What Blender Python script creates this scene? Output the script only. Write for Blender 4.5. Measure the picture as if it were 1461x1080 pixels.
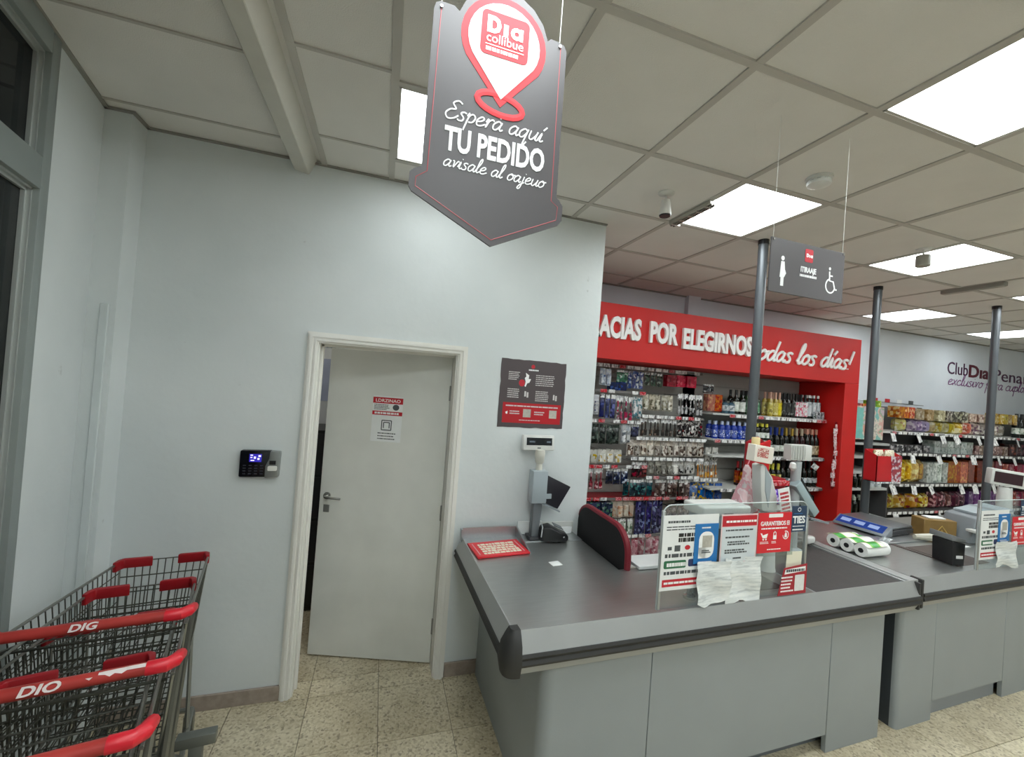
import bpy, bmesh, math, random
from mathutils import Vector, Matrix

for o in list(bpy.data.objects):
    bpy.data.objects.remove(o, do_unlink=True)
SC = bpy.context.scene
COL = SC.collection
PI = math.pi
rnd = random.Random(11)

# ------------------------------------------------------------------ camera
cam_d = bpy.data.cameras.new('camera')
cam = bpy.data.objects.new('camera', cam_d)
COL.objects.link(cam)
cam_d.sensor_fit = 'HORIZONTAL'
cam_d.sensor_width = 36.0
cam_d.lens = 587.06 / 1461 * 36.0
cam_d.clip_start = 0.02
CAMROT = Matrix(((0.9518, -0.0759, -0.2970),
                 (-0.2972, 0.0098, -0.9548),
                 (0.0753, 0.9971, -0.0132)))
q = CAMROT.to_quaternion()
cam.rotation_mode = 'QUATERNION'
cam.rotation_quaternion = q
cam.location = (0, 0, 1.9)
SC.camera = cam

# ------------------------------------------------------------------ world, exposure
wd = bpy.data.worlds.new('night')
SC.world = wd
wd.use_nodes = True
wd.node_tree.nodes['Background'].inputs[0].default_value = (0.02, 0.025, 0.03, 1)
wd.node_tree.nodes['Background'].inputs[1].default_value = 0.6
SC.view_settings.view_transform = 'Standard'
SC.view_settings.look = 'None'
SC.view_settings.gamma = 1.0
SC.view_settings.use_curve_mapping = False
SC.view_settings.exposure = 0.8
PANEL_POWER = 9.0          # radiance of the ceiling panels

# ------------------------------------------------------------------ materials
def lin(c):
    return tuple((v / 12.92 if v <= 0.04045 else ((v + 0.055) / 1.055) ** 2.4) for v in c)
def rgb(h):
    h = h.lstrip('#')
    return lin(tuple(int(h[i:i + 2], 16) / 255 for i in (0, 2, 4)))
MATS = {}
def newmat(name):
    m = bpy.data.materials.new(name)
    m.use_nodes = True
    nt = m.node_tree
    return m, nt, nt.nodes['Principled BSDF']
def mat(name, h='#808080', rough=0.5, metal=0.0, var=0.05, scale=6.0, bump=0.0, bscale=60.0, spec=0.5, coat=0.0):
    if name in MATS:
        return MATS[name]
    m, nt, b = newmat(name)
    c = rgb(h)
    b.inputs['Roughness'].default_value = rough
    b.inputs['Metallic'].default_value = metal
    b.inputs['Specular IOR Level'].default_value = spec
    b.inputs['Coat Weight'].default_value = coat
    tc = nt.nodes.new('ShaderNodeTexCoord')
    nz = nt.nodes.new('ShaderNodeTexNoise')
    nz.inputs['Scale'].default_value = scale
    nz.inputs['Detail'].default_value = 4
    nt.links.new(tc.outputs['Object'], nz.inputs['Vector'])
    cr = nt.nodes.new('ShaderNodeValToRGB')
    cr.color_ramp.elements[0].position = 0.3
    cr.color_ramp.elements[1].position = 0.7
    cr.color_ramp.elements[0].color = tuple(x * (1 - var) for x in c) + (1,)
    cr.color_ramp.elements[1].color = tuple(min(1, x * (1 + var)) for x in c) + (1,)
    nt.links.new(nz.outputs['Fac'], cr.inputs['Fac'])
    nt.links.new(cr.outputs['Color'], b.inputs['Base Color'])
    if bump > 0:
        n2 = nt.nodes.new('ShaderNodeTexNoise')
        n2.inputs['Scale'].default_value = bscale
        n2.inputs['Detail'].default_value = 3
        nt.links.new(tc.outputs['Object'], n2.inputs['Vector'])
        bp = nt.nodes.new('ShaderNodeBump')
        bp.inputs['Strength'].default_value = bump
        bp.inputs['Distance'].default_value = 0.01
        nt.links.new(n2.outputs['Fac'], bp.inputs['Height'])
        nt.links.new(bp.outputs['Normal'], b.inputs['Normal'])
    MATS[name] = m
    return m
def printed(name, cols, scale=14.0, rough=0.35, stretch=(1, 1, 1), hue=0.0, vlo=0.0, blocks=False):
    """packaging print: a few flat inks in irregular fields, different on every pack"""
    if name in MATS:
        return MATS[name]
    m, nt, b = newmat(name)
    b.inputs['Roughness'].default_value = rough
    tc = nt.nodes.new('ShaderNodeTexCoord')
    oi = nt.nodes.new('ShaderNodeObjectInfo')
    mp = nt.nodes.new('ShaderNodeMapping')
    mp.inputs['Scale'].default_value = stretch
    cm = nt.nodes.new('ShaderNodeVectorMath')
    cm.operation = 'MULTIPLY_ADD'
    cm.inputs[1].default_value = (7, 5, 9)
    nt.links.new(oi.outputs['Random'], cm.inputs[0])
    nt.links.new(tc.outputs['Object'], cm.inputs[2])
    nt.links.new(cm.outputs[0], mp.inputs['Vector'])
    if blocks:
        nz = nt.nodes.new('ShaderNodeTexVoronoi')
        nz.distance = 'CHEBYCHEV'
        nz.inputs['Scale'].default_value = scale * 2.2
        nz.inputs['Randomness'].default_value = 0.85
        sc_ = nt.nodes.new('ShaderNodeSeparateColor')
        nt.links.new(nz.outputs['Color'], sc_.inputs[0])
        fac = sc_.outputs[0]
    else:
        nz = nt.nodes.new('ShaderNodeTexNoise')
        nz.inputs['Scale'].default_value = scale
        nz.inputs['Detail'].default_value = 2.5
        fac = nz.outputs['Fac']
    nt.links.new(mp.outputs['Vector'], nz.inputs['Vector'])
    cr = nt.nodes.new('ShaderNodeValToRGB')
    cr.color_ramp.interpolation = 'CONSTANT'
    n = len(cols)
    el = cr.color_ramp.elements
    while len(el) < n:
        el.new(0.5)
    for i in range(n):
        el[i].position = 0 if i == 0 else ((0.45 + 0.5 * (i - 1) / max(1, n - 1)) if blocks else 0.42 + 0.30 * (i - 1) / max(1, n - 1))
        el[i].color = rgb(cols[i]) + (1,)
    nt.links.new(fac, cr.inputs['Fac'])
    hs = nt.nodes.new('ShaderNodeHueSaturation')
    w2 = nt.nodes.new('ShaderNodeTexWhiteNoise')
    w2.noise_dimensions = '1D'
    nt.links.new(oi.outputs['Random'], w2.inputs['W'])
    sp = nt.nodes.new('ShaderNodeSeparateColor')
    nt.links.new(w2.outputs['Color'], sp.inputs[0])
    for k, (nm, lo, hi) in enumerate((('Hue', .5 - hue, .5 + hue), ('Saturation', .75, 1.25), ('Value', 1 - vlo, 1 + vlo * .2))):
        mr = nt.nodes.new('ShaderNodeMapRange')
        mr.inputs['To Min'].default_value = lo; mr.inputs['To Max'].default_value = hi
        nt.links.new(sp.outputs[k], mr.inputs['Value'])
        nt.links.new(mr.outputs['Result'], hs.inputs[nm])
    nt.links.new(cr.outputs['Color'], hs.inputs['Color'])
    nt.links.new(hs.outputs['Color'], b.inputs['Base Color'])
    MATS[name] = m
    return m
def emis(name, h, strength):
    if name in MATS:
        return MATS[name]
    m, nt, b = newmat(name)
    e = nt.nodes.new('ShaderNodeEmission')
    e.inputs[0].default_value = rgb(h) + (1,)
    e.inputs[1].default_value = strength
    nt.links.new(e.outputs[0], nt.nodes['Material Output'].inputs[0])
    MATS[name] = m
    return m
def clear(name, h='#f4f8f8', haze=0.08):
    """clear acrylic sheet: mostly see-through with a mirror gloss"""
    if name in MATS:
        return MATS[name]
    m, nt, b = newmat(name)
    t = nt.nodes.new('ShaderNodeBsdfTransparent')
    t.inputs[0].default_value = rgb(h) + (1,)
    g = nt.nodes.new('ShaderNodeBsdfGlossy')
    g.inputs['Roughness'].default_value = 0.04
    nz = nt.nodes.new('ShaderNodeTexNoise')
    nz.inputs['Scale'].default_value = 3
    mx = nt.nodes.new('ShaderNodeMixShader')
    mx.inputs[0].default_value = 0.07
    nt.links.new(t.outputs[0], mx.inputs[1])
    nt.links.new(g.outputs[0], mx.inputs[2])
    d = nt.nodes.new('ShaderNodeBsdfDiffuse')
    d.inputs[0].default_value = (0.8, 0.82, 0.82, 1)
    m2 = nt.nodes.new('ShaderNodeMixShader')
    ml = nt.nodes.new('ShaderNodeMath')
    ml.operation = 'MULTIPLY'
    ml.inputs[1].default_value = haze * 2
    nt.links.new(nz.outputs['Fac'], ml.inputs[0])
    nt.links.new(ml.outputs[0], m2.inputs[0])
    nt.links.new(mx.outputs[0], m2.inputs[1])
    nt.links.new(d.outputs[0], m2.inputs[2])
    nt.links.new(m2.outputs[0], nt.nodes['Material Output'].inputs[0])
    MATS[name] = m
    return m
def wallmat(name, h, h2, dirt='#8f8f88'):
    """painted plaster: broad mottling plus a few scuffs"""
    if name in MATS:
        return MATS[name]
    m, nt, b = newmat(name)
    b.inputs['Roughness'].default_value = 0.62
    tc = nt.nodes.new('ShaderNodeTexCoord')
    nz = nt.nodes.new('ShaderNodeTexNoise')
    nz.inputs['Scale'].default_value = 1.3
    nz.inputs['Detail'].default_value = 6
    nt.links.new(tc.outputs['Object'], nz.inputs['Vector'])
    cr = nt.nodes.new('ShaderNodeValToRGB')
    cr.color_ramp.elements[0].position = 0.35
    cr.color_ramp.elements[1].position = 0.68
    cr.color_ramp.elements[0].color = rgb(h2) + (1,)
    cr.color_ramp.elements[1].color = rgb(h) + (1,)
    nt.links.new(nz.outputs['Fac'], cr.inputs['Fac'])
    sp = nt.nodes.new('ShaderNodeTexNoise')
    sp.inputs['Scale'].default_value = 7
    sp.inputs['Detail'].default_value = 8
    nt.links.new(tc.outputs['Object'], sp.inputs['Vector'])
    sr = nt.nodes.new('ShaderNodeValToRGB')
    sr.color_ramp.elements[0].position = 0.735
    sr.color_ramp.elements[1].position = 0.82
    nt.links.new(sp.outputs['Fac'], sr.inputs['Fac'])
    mx = nt.nodes.new('ShaderNodeMix')
    mx.data_type = 'RGBA'
    nt.links.new(sr.outputs['Color'], mx.inputs['Factor'])
    nt.links.new(cr.outputs['Color'], mx.inputs['A'])
    mx.inputs['B'].default_value = rgb(dirt) + (1,)
    nt.links.new(mx.outputs['Result'], b.inputs['Base Color'])
    n2 = nt.nodes.new('ShaderNodeTexNoise')
    n2.inputs['Scale'].default_value = 22
    n2.inputs['Detail'].default_value = 4
    nt.links.new(tc.outputs['Object'], n2.inputs['Vector'])
    bp = nt.nodes.new('ShaderNodeBump')
    bp.inputs['Strength'].default_value = 0.12
    bp.inputs['Distance'].default_value = 0.01
    nt.links.new(n2.outputs['Fac'], bp.inputs['Height'])
    nt.links.new(bp.outputs['Normal'], b.inputs['Normal'])
    MATS[name] = m
    return m
def terrazzo(name):
    if name in MATS:
        return MATS[name]
    m, nt, b = newmat(name)
    b.inputs['Roughness'].default_value = 0.38
    tc = nt.nodes.new('ShaderNodeTexCoord')
    oi = nt.nodes.new('ShaderNodeObjectInfo')
    ad = nt.nodes.new('ShaderNodeVectorMath')
    ad.operation = 'MULTIPLY_ADD'
    ad.inputs[1].default_value = (13, 7, 5)
    nt.links.new(oi.outputs['Random'], ad.inputs[0])
    nt.links.new(tc.outputs['Object'], ad.inputs[2])
    vo = nt.nodes.new('ShaderNodeTexVoronoi')
    vo.inputs['Scale'].default_value = 95
    nt.links.new(ad.outputs[0], vo.inputs['Vector'])
    cr = nt.nodes.new('ShaderNodeValToRGB')
    el = cr.color_ramp.elements
    el[0].position = 0.0
    el[0].color = rgb('#978c78') + (1,)
    el[1].position = 1.0
    el[1].color = rgb('#dbd1b8') + (1,)
    e = el.new(0.12); e.color = rgb('#b8ac92') + (1,)
    e = el.new(0.45); e.color = rgb('#cdc2a6') + (1,)
    sx = nt.nodes.new('ShaderNodeSeparateColor')
    nt.links.new(vo.outputs['Color'], sx.inputs[0])
    nt.links.new(sx.outputs[0], cr.inputs['Fac'])
    nz = nt.nodes.new('ShaderNodeTexNoise')
    nz.inputs['Scale'].default_value = 3.5
    nz.inputs['Detail'].default_value = 5
    nt.links.new(ad.outputs[0], nz.inputs['Vector'])
    c2 = nt.nodes.new('ShaderNodeValToRGB')
    c2.color_ramp.elements[0].position = 0.35
    c2.color_ramp.elements[0].color = (0.78, 0.76, 0.72, 1)
    c2.color_ramp.elements[1].position = 0.62
    c2.color_ramp.elements[1].color = (1, 1, 1, 1)
    nt.links.new(nz.outputs['Fac'], c2.inputs['Fac'])
    mx = nt.nodes.new('ShaderNodeMix')
    mx.data_type = 'RGBA'
    mx.blend_type = 'MULTIPLY'
    mx.inputs['Factor'].default_value = 1
    nt.links.new(cr.outputs['Color'], mx.inputs['A'])
    nt.links.new(c2.outputs['Color'], mx.inputs['B'])
    nt.links.new(mx.outputs['Result'], b.inputs['Base Color'])
    MATS[name] = m
    return m
def brushed(name, h, rough=0.3, axis=(2, 60, 60)):
    if name in MATS:
        return MATS[name]
    m, nt, b = newmat(name)
    b.inputs['Metallic'].default_value = 0.9
    tc = nt.nodes.new('ShaderNodeTexCoord')
    mp = nt.nodes.new('ShaderNodeMapping')
    mp.inputs['Scale'].default_value = axis
    nt.links.new(tc.outputs['Object'], mp.inputs['Vector'])
    nz = nt.nodes.new('ShaderNodeTexNoise')
    nz.inputs['Scale'].default_value = 3
    nz.inputs['Detail'].default_value = 6
    nt.links.new(mp.outputs['Vector'], nz.inputs['Vector'])
    n2 = nt.nodes.new('ShaderNodeTexNoise')
    n2.inputs['Scale'].default_value = 2.2
    n2.inputs['Detail'].default_value = 5
    nt.links.new(tc.outputs['Object'], n2.inputs['Vector'])
    c = rgb(h)
    cr = nt.nodes.new('ShaderNodeValToRGB')
    cr.color_ramp.elements[0].color = tuple(x * 0.9 for x in c) + (1,)
    cr.color_ramp.elements[1].color = tuple(min(1, x * 1.1) for x in c) + (1,)
    nt.links.new(nz.outputs['Fac'], cr.inputs['Fac'])
    nt.links.new(cr.outputs['Color'], b.inputs['Base Color'])
    mr = nt.nodes.new('ShaderNodeMapRange')
    mr.inputs['To Min'].default_value = rough - 0.08
    mr.inputs['To Max'].default_value = rough + 0.16
    nt.links.new(n2.outputs['Fac'], mr.inputs['Value'])
    nt.links.new(mr.outputs['Result'], b.inputs['Roughness'])
    MATS[name] = m
    return m

# ------------------------------------------------------------------ mesh builder
class MB:
    def __init__(s):
        s.v = []; s.f = []; s.m = []; s.mi = 0
    def add(s, vs, fs):
        k = len(s.v)
        s.v += [tuple(p) for p in vs]
        for f in fs:
            s.f.append(tuple(i + k for i in f)); s.m.append(s.mi)
        return s
    def box(s, x0, y0, z0, x1, y1, z1, M=None):
        vs = [Vector(p) for p in ((x0, y0, z0), (x1, y0, z0), (x1, y1, z0), (x0, y1, z0),
                                  (x0, y0, z1), (x1, y0, z1), (x1, y1, z1), (x0, y1, z1))]
        if M is not None:
            vs = [M @ p for p in vs]
        return s.add(vs, [(0, 3, 2, 1), (4, 5, 6, 7), (0, 1, 5, 4), (1, 2, 6, 5), (2, 3, 7, 6), (3, 0, 4, 7)])
    def prism(s, poly, a, b, plane='xz', M=None):
        """polygon (CCW seen from the viewer side) pushed from depth a to depth b"""
        def P(u, w, d):
            p = {'xz': (u, d, w), 'xy': (u, w, d), 'yz': (d, u, w)}[plane]
            p = Vector(p)
            return M @ p if M is not None else p
        n = len(poly)
        vs = [P(u, w, a) for u, w in poly] + [P(u, w, b) for u, w in poly]
        fs = [tuple(range(n)), tuple(reversed(range(n, 2 * n)))]
        fs += [(i, n + i, n + (i + 1) % n, (i + 1) % n) for i in range(n)]
        return s.add(vs, fs)
    def tube(s, pts, r, n=6, closed=False, flat=1.0):
        pts = [Vector(p) for p in pts]
        N = len(pts)
        rr = r if isinstance(r, (list, tuple)) else [r] * N
        vs = []; up = None
        for i, p in enumerate(pts):
            a = pts[(i - 1) % N] if (i > 0 or closed) else p
            c = pts[(i + 1) % N] if (i < N - 1 or closed) else p
            t = (c - a)
            t = t.normalized() if t.length > 1e-9 else Vector((0, 0, 1))
            if up is None:
                up = Vector((0, 1, 0)) if abs(t.y) < 0.9 else Vector((1, 0, 0))
            u = (up - t * up.dot(t))
            u = u.normalized() if u.length > 1e-6 else t.orthogonal().normalized()
            up = u
            w = t.cross(u)
            for k in range(n):
                an = 2 * PI * k / n
                vs.append(p + (u * math.cos(an) * flat + w * math.sin(an)) * rr[i])
        fs = []
        for i in range(N if closed else N - 1):
            j = (i + 1) % N
            for k in range(n):
                l = (k + 1) % n
                fs.append((i * n + k, j * n + k, j * n + l, i * n + l))
        if not closed:
            fs.append(tuple(range(n)))
            fs.append(tuple(reversed(range((N - 1) * n, N * n))))
        return s.add(vs, fs)
    def lathe(s, prof, c=(0, 0, 0), n=12, M=None):
        vs = []; k = len(prof)
        for r, z in prof:
            for i in range(n):
                a = 2 * PI * i / n
                p = Vector((c[0] + r * math.cos(a), c[1] + r * math.sin(a), c[2] + z))
                vs.append(M @ p if M is not None else p)
        fs = []
        for j in range(k - 1):
            for i in range(n):
                l = (i + 1) % n
                fs.append((j * n + i, j * n + l, (j + 1) * n + l, (j + 1) * n + i))
        fs.append(tuple(reversed(range(n))))
        fs.append(tuple(range((k - 1) * n, k * n)))
        return s.add(vs, fs)
    def pillow(s, w, h, d, nx=5, nz=6, c=(0, 0, 0), pw=0.5):
        """a sealed bag: flat seams top and bottom, fat in the middle; centred in x and y, base at z=0"""
        vs = []; fs = []
        for sgn in (-1, 1):
            b = len(vs)
            for j in range(nz + 1):
                for i in range(nx + 1):
                    u = i / nx * 2 - 1; t = j / nz * 2 - 1
                    e = max(0, (1 - abs(u) ** 3) * (1 - abs(t) ** 4)) ** pw
                    vs.append((c[0] + u * w / 2 * (1 - 0.05 * (1 - abs(t))), c[1] + sgn * (d / 2 * e + 0.001), c[2] + (t + 1) / 2 * h))
            for j in range(nz):
                for i in range(nx):
                    a = b + j * (nx + 1) + i
                    f = (a, a + 1, a + nx + 2, a + nx + 1)
                    fs.append(f if sgn < 0 else tuple(reversed(f)))
        return s.add(vs, fs)
    def mesh(s, name, mats, smooth=False, bevel=0.0, seg=2):
        me = bpy.data.meshes.new(name)
        me.from_pydata(s.v, [], s.f)
        if not isinstance(mats, (list, tuple)):
            mats = [mats]
        for m in mats:
            me.materials.append(m)
        if len(mats) > 1:
            me.polygons.foreach_set('material_index', s.m)
        bm = bmesh.new(); bm.from_mesh(me)
        bmesh.ops.recalc_face_normals(bm, faces=bm.faces)
        if bevel > 0:
            bmesh.ops.bevel(bm, geom=[e for e in bm.edges if len(e.link_faces) == 2 and e.calc_face_angle(0) > 0.5],
                            offset=bevel, segments=seg, affect='EDGES', profile=0.5, clamp_overlap=True)
        bm.to_mesh(me); bm.free()
        if smooth or bevel > 0:
            me.polygons.foreach_set('use_smooth', [True] * len(me.polygons))
            me.set_sharp_from_angle(angle=math.radians(38))
        me.update()
        return me
    def build(s, name, mats, parent=None, smooth=False, bevel=0.0, loc=(0, 0, 0), rot=(0, 0, 0), seg=2):
        return link(name, s.mesh(name, mats, smooth, bevel, seg), parent, loc, rot)

def link(name, me, parent=None, loc=(0, 0, 0), rot=(0, 0, 0)):
    o = bpy.data.objects.new(name, me)
    COL.objects.link(o)
    o.location = loc; o.rotation_euler = rot
    if parent is not None:
        o.parent = parent
    return o
def tag(o, label, cat, group=None):
    o['label'] = label; o['category'] = cat
    if group: o['group'] = group
    return o
def thing(name, label, cat, loc=(0, 0, 0), rz=0.0, group=None, rot=None):
    o = bpy.data.objects.new(name, None)
    o.empty_display_size = 0.05
    COL.objects.link(o)
    o.location = loc
    o.rotation_euler = rot if rot else (0, 0, rz)
    return tag(o, label, cat, group)
def struct(o):
    o['kind'] = 'structure'
    return o
def kids(o):
    return [c for c in CH.get(o.name, [])]
def dup(root, loc, rot=None, label=None, group=None):
    r = root.copy(); COL.objects.link(r); r.location = loc
    if rot is not None: r.rotation_euler = rot
    if label: r['label'] = label
    if group: r['group'] = group
    for ch in list(root.children):
        c = ch.copy(); COL.objects.link(c); c.parent = r
        for g in list(ch.children):
            d = g.copy(); COL.objects.link(d); d.parent = c
    return r

# ------------------------------------------------------------------ lettering
TCACHE = {}
def text(s, size, m, parent, loc, sx=1.0, bold=0.0, shear=0.0, align='LEFT', depth=0.0008, name='lettering', rot=(PI / 2, 0, 0), fit=None, spacing=1.0):
    """upright lettering facing -Y of its parent"""
    key = (s, bold, shear, spacing, m.name, depth / size, align)
    if key not in TCACHE:
        cu = bpy.data.curves.new('t', 'FONT')
        cu.body = s; cu.size = 1.0; cu.offset = bold; cu.shear = shear
        cu.space_character = spacing
        cu.extrude = depth / size; cu.resolution_u = 3
        cu.align_x = align
        ob = bpy.data.objects.new('t', cu)
        COL.objects.link(ob)
        bpy.context.view_layer.update()
        dg = bpy.context.evaluated_depsgraph_get()
        me = bpy.data.meshes.new_from_object(ob.evaluated_get(dg))
        bpy.data.objects.remove(ob, do_unlink=True)
        me.materials.clear(); me.materials.append(m)
        me.name = name
        xs = [v.co.x for v in me.vertices] or [0, 1]
        TCACHE[key] = (me, max(xs) - min(xs))
    me, w = TCACHE[key]
    o = link(name, me, parent, loc, rot)
    if fit:
        sx = fit / (w * size)
    o.scale = (size * sx, size, size)
    return o
CURS = {
 'a': ([[(.75, .85), (.45, 1), (.1, .6), (.15, .1), (.45, .05), (.75, .6), (.8, .95), (.72, .3), (.85, .02), (1.05, .2)]], 1.0),
 'b': ([[(.1, 2), (.05, .1), (.4, 0), (.75, .4), (.6, .9), (.2, .75)]], .85),
 'c': ([[(.75, .8), (.5, 1), (.12, .6), (.15, .12), (.5, .02), (.9, .25)]], .85),
 'd': ([[(.75, .85), (.45, 1), (.1, .6), (.15, .1), (.45, .05), (.75, .6), (.95, 2), (.75, .4), (.85, .02), (1.05, .2)]], 1.0),
 'e': ([[(.05, .4), (.5, .55), (.7, .85), (.45, 1), (.12, .6), (.2, .08), (.55, .02), (.95, .3)]], .9),
 'i': ([[(0, .2), (.25, 1), (.2, .2), (.35, .02), (.55, .2)], [(.33, 1.4), (.35, 1.48)]], .5),
 'í': ([[(0, .2), (.25, 1), (.2, .2), (.35, .02), (.55, .2)], [(.3, 1.35), (.55, 1.8)]], .5),
 'á': ([[(.75, .85), (.45, 1), (.1, .6), (.15, .1), (.45, .05), (.75, .6), (.8, .95), (.72, .3), (.85, .02), (1.05, .2)], [(.5, 1.35), (.75, 1.8)]], 1.0),
 'j': ([[(.3, 1), (.15, -.7), (-.2, -.85), (.0, -.3), (.5, .15)], [(.38, 1.4), (.4, 1.48)]], .5),
 'l': ([[(0, .2), (.45, 1.5), (.42, 2.1), (.22, 1.7), (.15, .3), (.3, .02), (.55, .25)]], .5),
 'm': ([[(.05, .95), (.1, 0), (.3, .85), (.45, .95), (.5, 0), (.7, .85), (.88, .95), (.9, .2), (1.05, .02), (1.2, .2)]], 1.2),
 'n': ([[(.05, .95), (.1, 0), (.35, .8), (.6, 1), (.65, .2), (.8, .02), (.95, .2)]], .95),
 'o': ([[(.5, 1), (.15, .7), (.12, .2), (.4, 0), (.75, .35), (.7, .85), (.45, 1), (.6, .8), (1, .9)]], .9),
 'p': ([[(.05, .7), (.2, 1), (.1, -.9), (.2, .6), (.5, 1), (.8, .7), (.65, .15), (.3, .1)]], .9),
 'q': ([[(.75, .85), (.45, 1), (.1, .6), (.15, .1), (.45, .05), (.75, .6), (.8, .95), (.65, -.9), (.95, -.4)]], 1.0),
 'r': ([[(.05, .6), (.2, 1), (.15, 0), (.3, .75), (.6, 1), (.75, .85)]], .7),
 's': ([[(.65, .9), (.4, 1), (.15, .8), (.5, .4), (.45, .05), (.15, 0), (0, .15)]], .72),
 't': ([[(.3, 1.8), (.15, .3), (.3, .02), (.6, .2)], [(-.1, 1.15), (.6, 1.25)]], .55),
 'u': ([[(.1, 1), (.08, .2), (.35, .02), (.7, .6), (.78, 1), (.7, .2), (.85, .02), (1.0, .2)]], .95),
 'v': ([[(.05, .95), (.25, .9), (.3, .05), (.65, .95), (.85, .9)]], .8),
 'x': ([[(.05, 1), (.65, 0)], [(.7, 1), (0, 0)]], .75),
 'E': ([[(1.15, 1.8), (.75, 2.05), (.35, 1.7), (.75, 1.15), (.3, 1.0), (0, .5), (.3, 0), (.8, .1), (1.15, .5)]], 1.15),
 '!': ([[(.35, 2), (.18, .55)], [(.1, .08), (.12, .0)]], .45),
}
def smooth_line(pts, k=4):
    P = [Vector((p[0], p[1], 0)) for p in pts]
    if len(P) < 3:
        return P
    out = []
    for i in range(len(P) - 1):
        a = P[max(0, i - 1)]; b = P[i]; c = P[i + 1]; d = P[min(len(P) - 1, i + 2)]
        for j in range(k):
            t = j / k
            out.append(0.5 * ((2 * b) + (c - a) * t + (2 * a - 5 * b + 4 * c - d) * t * t + (3 * b - a - 3 * c + d) * t ** 3))
    out.append(P[-1])
    return out
def script(s, xh, width, r, m, parent, loc, slant=0.28, flat=0.3, rise=0.0, name='script_lettering'):
    """hand-written lettering as raised strokes, one piece per word; xh is the x-height, width the full run"""
    adv = 0; runs = [[]]
    for ch in s:
        if ch == ' ':
            adv += .6; runs.append([]); continue
        st, a = CURS[ch]
        for line in st:
            runs[-1].append([(p.x + adv, p.y) for p in smooth_line(line)])
        adv += a
    kx = width / adv
    for strokes in runs:
        mb = MB()
        for st in strokes:
            mb.tube([(x * kx + y * xh * slant, 0, y * xh + x * kx * rise) for x, y in st], r, 6, flat=flat)
        mb.build(name, m, parent, smooth=True, loc=loc)
def words(mb, x0, x1, z0, z1, n, y=-0.001, fill=0.5, seed=0, t=0.0006):
    """lines of print too small to read: short bars of ink"""
    r = random.Random(seed + n)
    dz = (z1 - z0) / n
    for i in range(n):
        z = z1 - (i + 0.5) * dz
        x = x0; end = x1 - r.random() * 0.3 * (x1 - x0)
        while x < end - 0.004:
            w = min((0.035 + 0.1 * r.random()) * (x1 - x0), end - x)
            mb.box(x, y - t, z - dz * fill / 2, x + w, y, z + dz * fill / 2)
            x += w + min(dz * 0.3, 0.02 * (x1 - x0))
    return mb
def rrect(x0, z0, x1, z1, r, n=4):
    out = []
    for cx, cz, a0 in ((x1 - r, z0 + r, -PI / 2), (x1 - r, z1 - r, 0), (x0 + r, z1 - r, PI / 2), (x0 + r, z0 + r, PI)):
        for i in range(n + 1):
            a = a0 + PI / 2 * i / n
            out.append((cx + r * math.cos(a), cz + r * math.sin(a)))
    return out
def card(x0, z0, x1, z1, y=0.0, t=0.0008, r=0.0):
    mb = MB()
    if r: mb.prism(rrect(x0, z0, x1, z1, r), y - t, y)
    else: mb.box(x0, y - t, z0, x1, y, z1)
    return mb
def logo(parent, x, z, h, m, y=-0.001, t=0.001, M=None, name='logo'):
    """the three rounded letters D, dotless i, single-storey a"""
    mb = MB()
    w = h * 0.28
    D = [(0, 0), (h * .45, 0), (h * .72, h * .14), (h * .84, h * .5), (h * .72, h * .86), (h * .45, h), (0, h)]
    I = [(w, w * .9), (h * .42, w * .9), (h * .55, h * .36), (h * .58, h * .5), (h * .55, h * .64), (h * .42, h - w * .9), (w, h - w * .9)]
    n = len(D)
    for i in range(n):
        j = (i + 1) % n
        mb.prism([(x + D[i][0], z + D[i][1]), (x + D[j][0], z + D[j][1]), (x + I[j][0], z + I[j][1]), (x + I[i][0], z + I[i][1])], y - t, y)
    mb.box(x + h * .98, y - t, z, x + h * .98 + w, y, z + h * .72)
    cx = x + h * 1.78; cz = z + h * .36; ro = h * .37; ri = h * .14
    for i in range(12):
        a = 2 * PI * i / 12; b = 2 * PI * (i + 1) / 12
        mb.prism([(cx + ro * math.cos(a), cz + ro * math.sin(a)), (cx + ro * math.cos(b), cz + ro * math.sin(b)),
                  (cx + ri * math.cos(b), cz + ri * math.sin(b)), (cx + ri * math.cos(a), cz + ri * math.sin(a))], y - t, y)
    mb.box(cx + h * .2, y - t * 1.3, z, cx + h * .39, y, z + h * .72)
    return mb.build(name, m, parent)

# ------------------------------------------------------------------ shared materials
WALL = wallmat('wall_paint', '#dde2e2', '#d0d6d6')
WALLF = wallmat('far_wall_paint', '#dfe4ea', '#d5dbe2')
TILEC = mat('ceiling_tile', '#dfddd8', 0.9, var=0.05, scale=2.0, bump=0.25, bscale=220)
BARC = mat('ceiling_bar', '#b9b6af', 0.6, var=0.04)
TRIMW = mat('door_white', '#dedfd9', 0.45, var=0.05, scale=4)
FRAMEW = wallmat('frame_white', '#ecebe6', '#dedcd4', '#9a9486')
BASEB = mat('baseboard_stone', '#9c8f84', 0.5, var=0.15, scale=30)
TERR = terrazzo('terrazzo')
GROUT = mat('grout', '#6f6957', 0.9)
LAMIN = mat('counter_grey', '#949a9b', 0.5, var=0.03, scale=3, bump=0.05, bscale=300)
LAMIN2 = mat('counter_grey_side', '#8d9397', 0.5, var=0.03, scale=3)
ALU = mat('rim_grey', '#a8aaa9', 0.38, 0.35, var=0.04, scale=5)
RUBBER = mat('black_rubber', '#2e2e2d', 0.55, var=0.1)
STEEL = brushed('steel_top', '#b8bab8', 0.30, (3, 30, 30))
STEEL2 = brushed('steel_plain', '#b5b8ba', 0.3, (30, 2, 30))
CHROME = mat('chrome', '#c8c8c6', 0.2, 1.0, var=0.03)
RED = mat('red_panel', '#cc150f', 0.5, var=0.04, scale=2)
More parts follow.
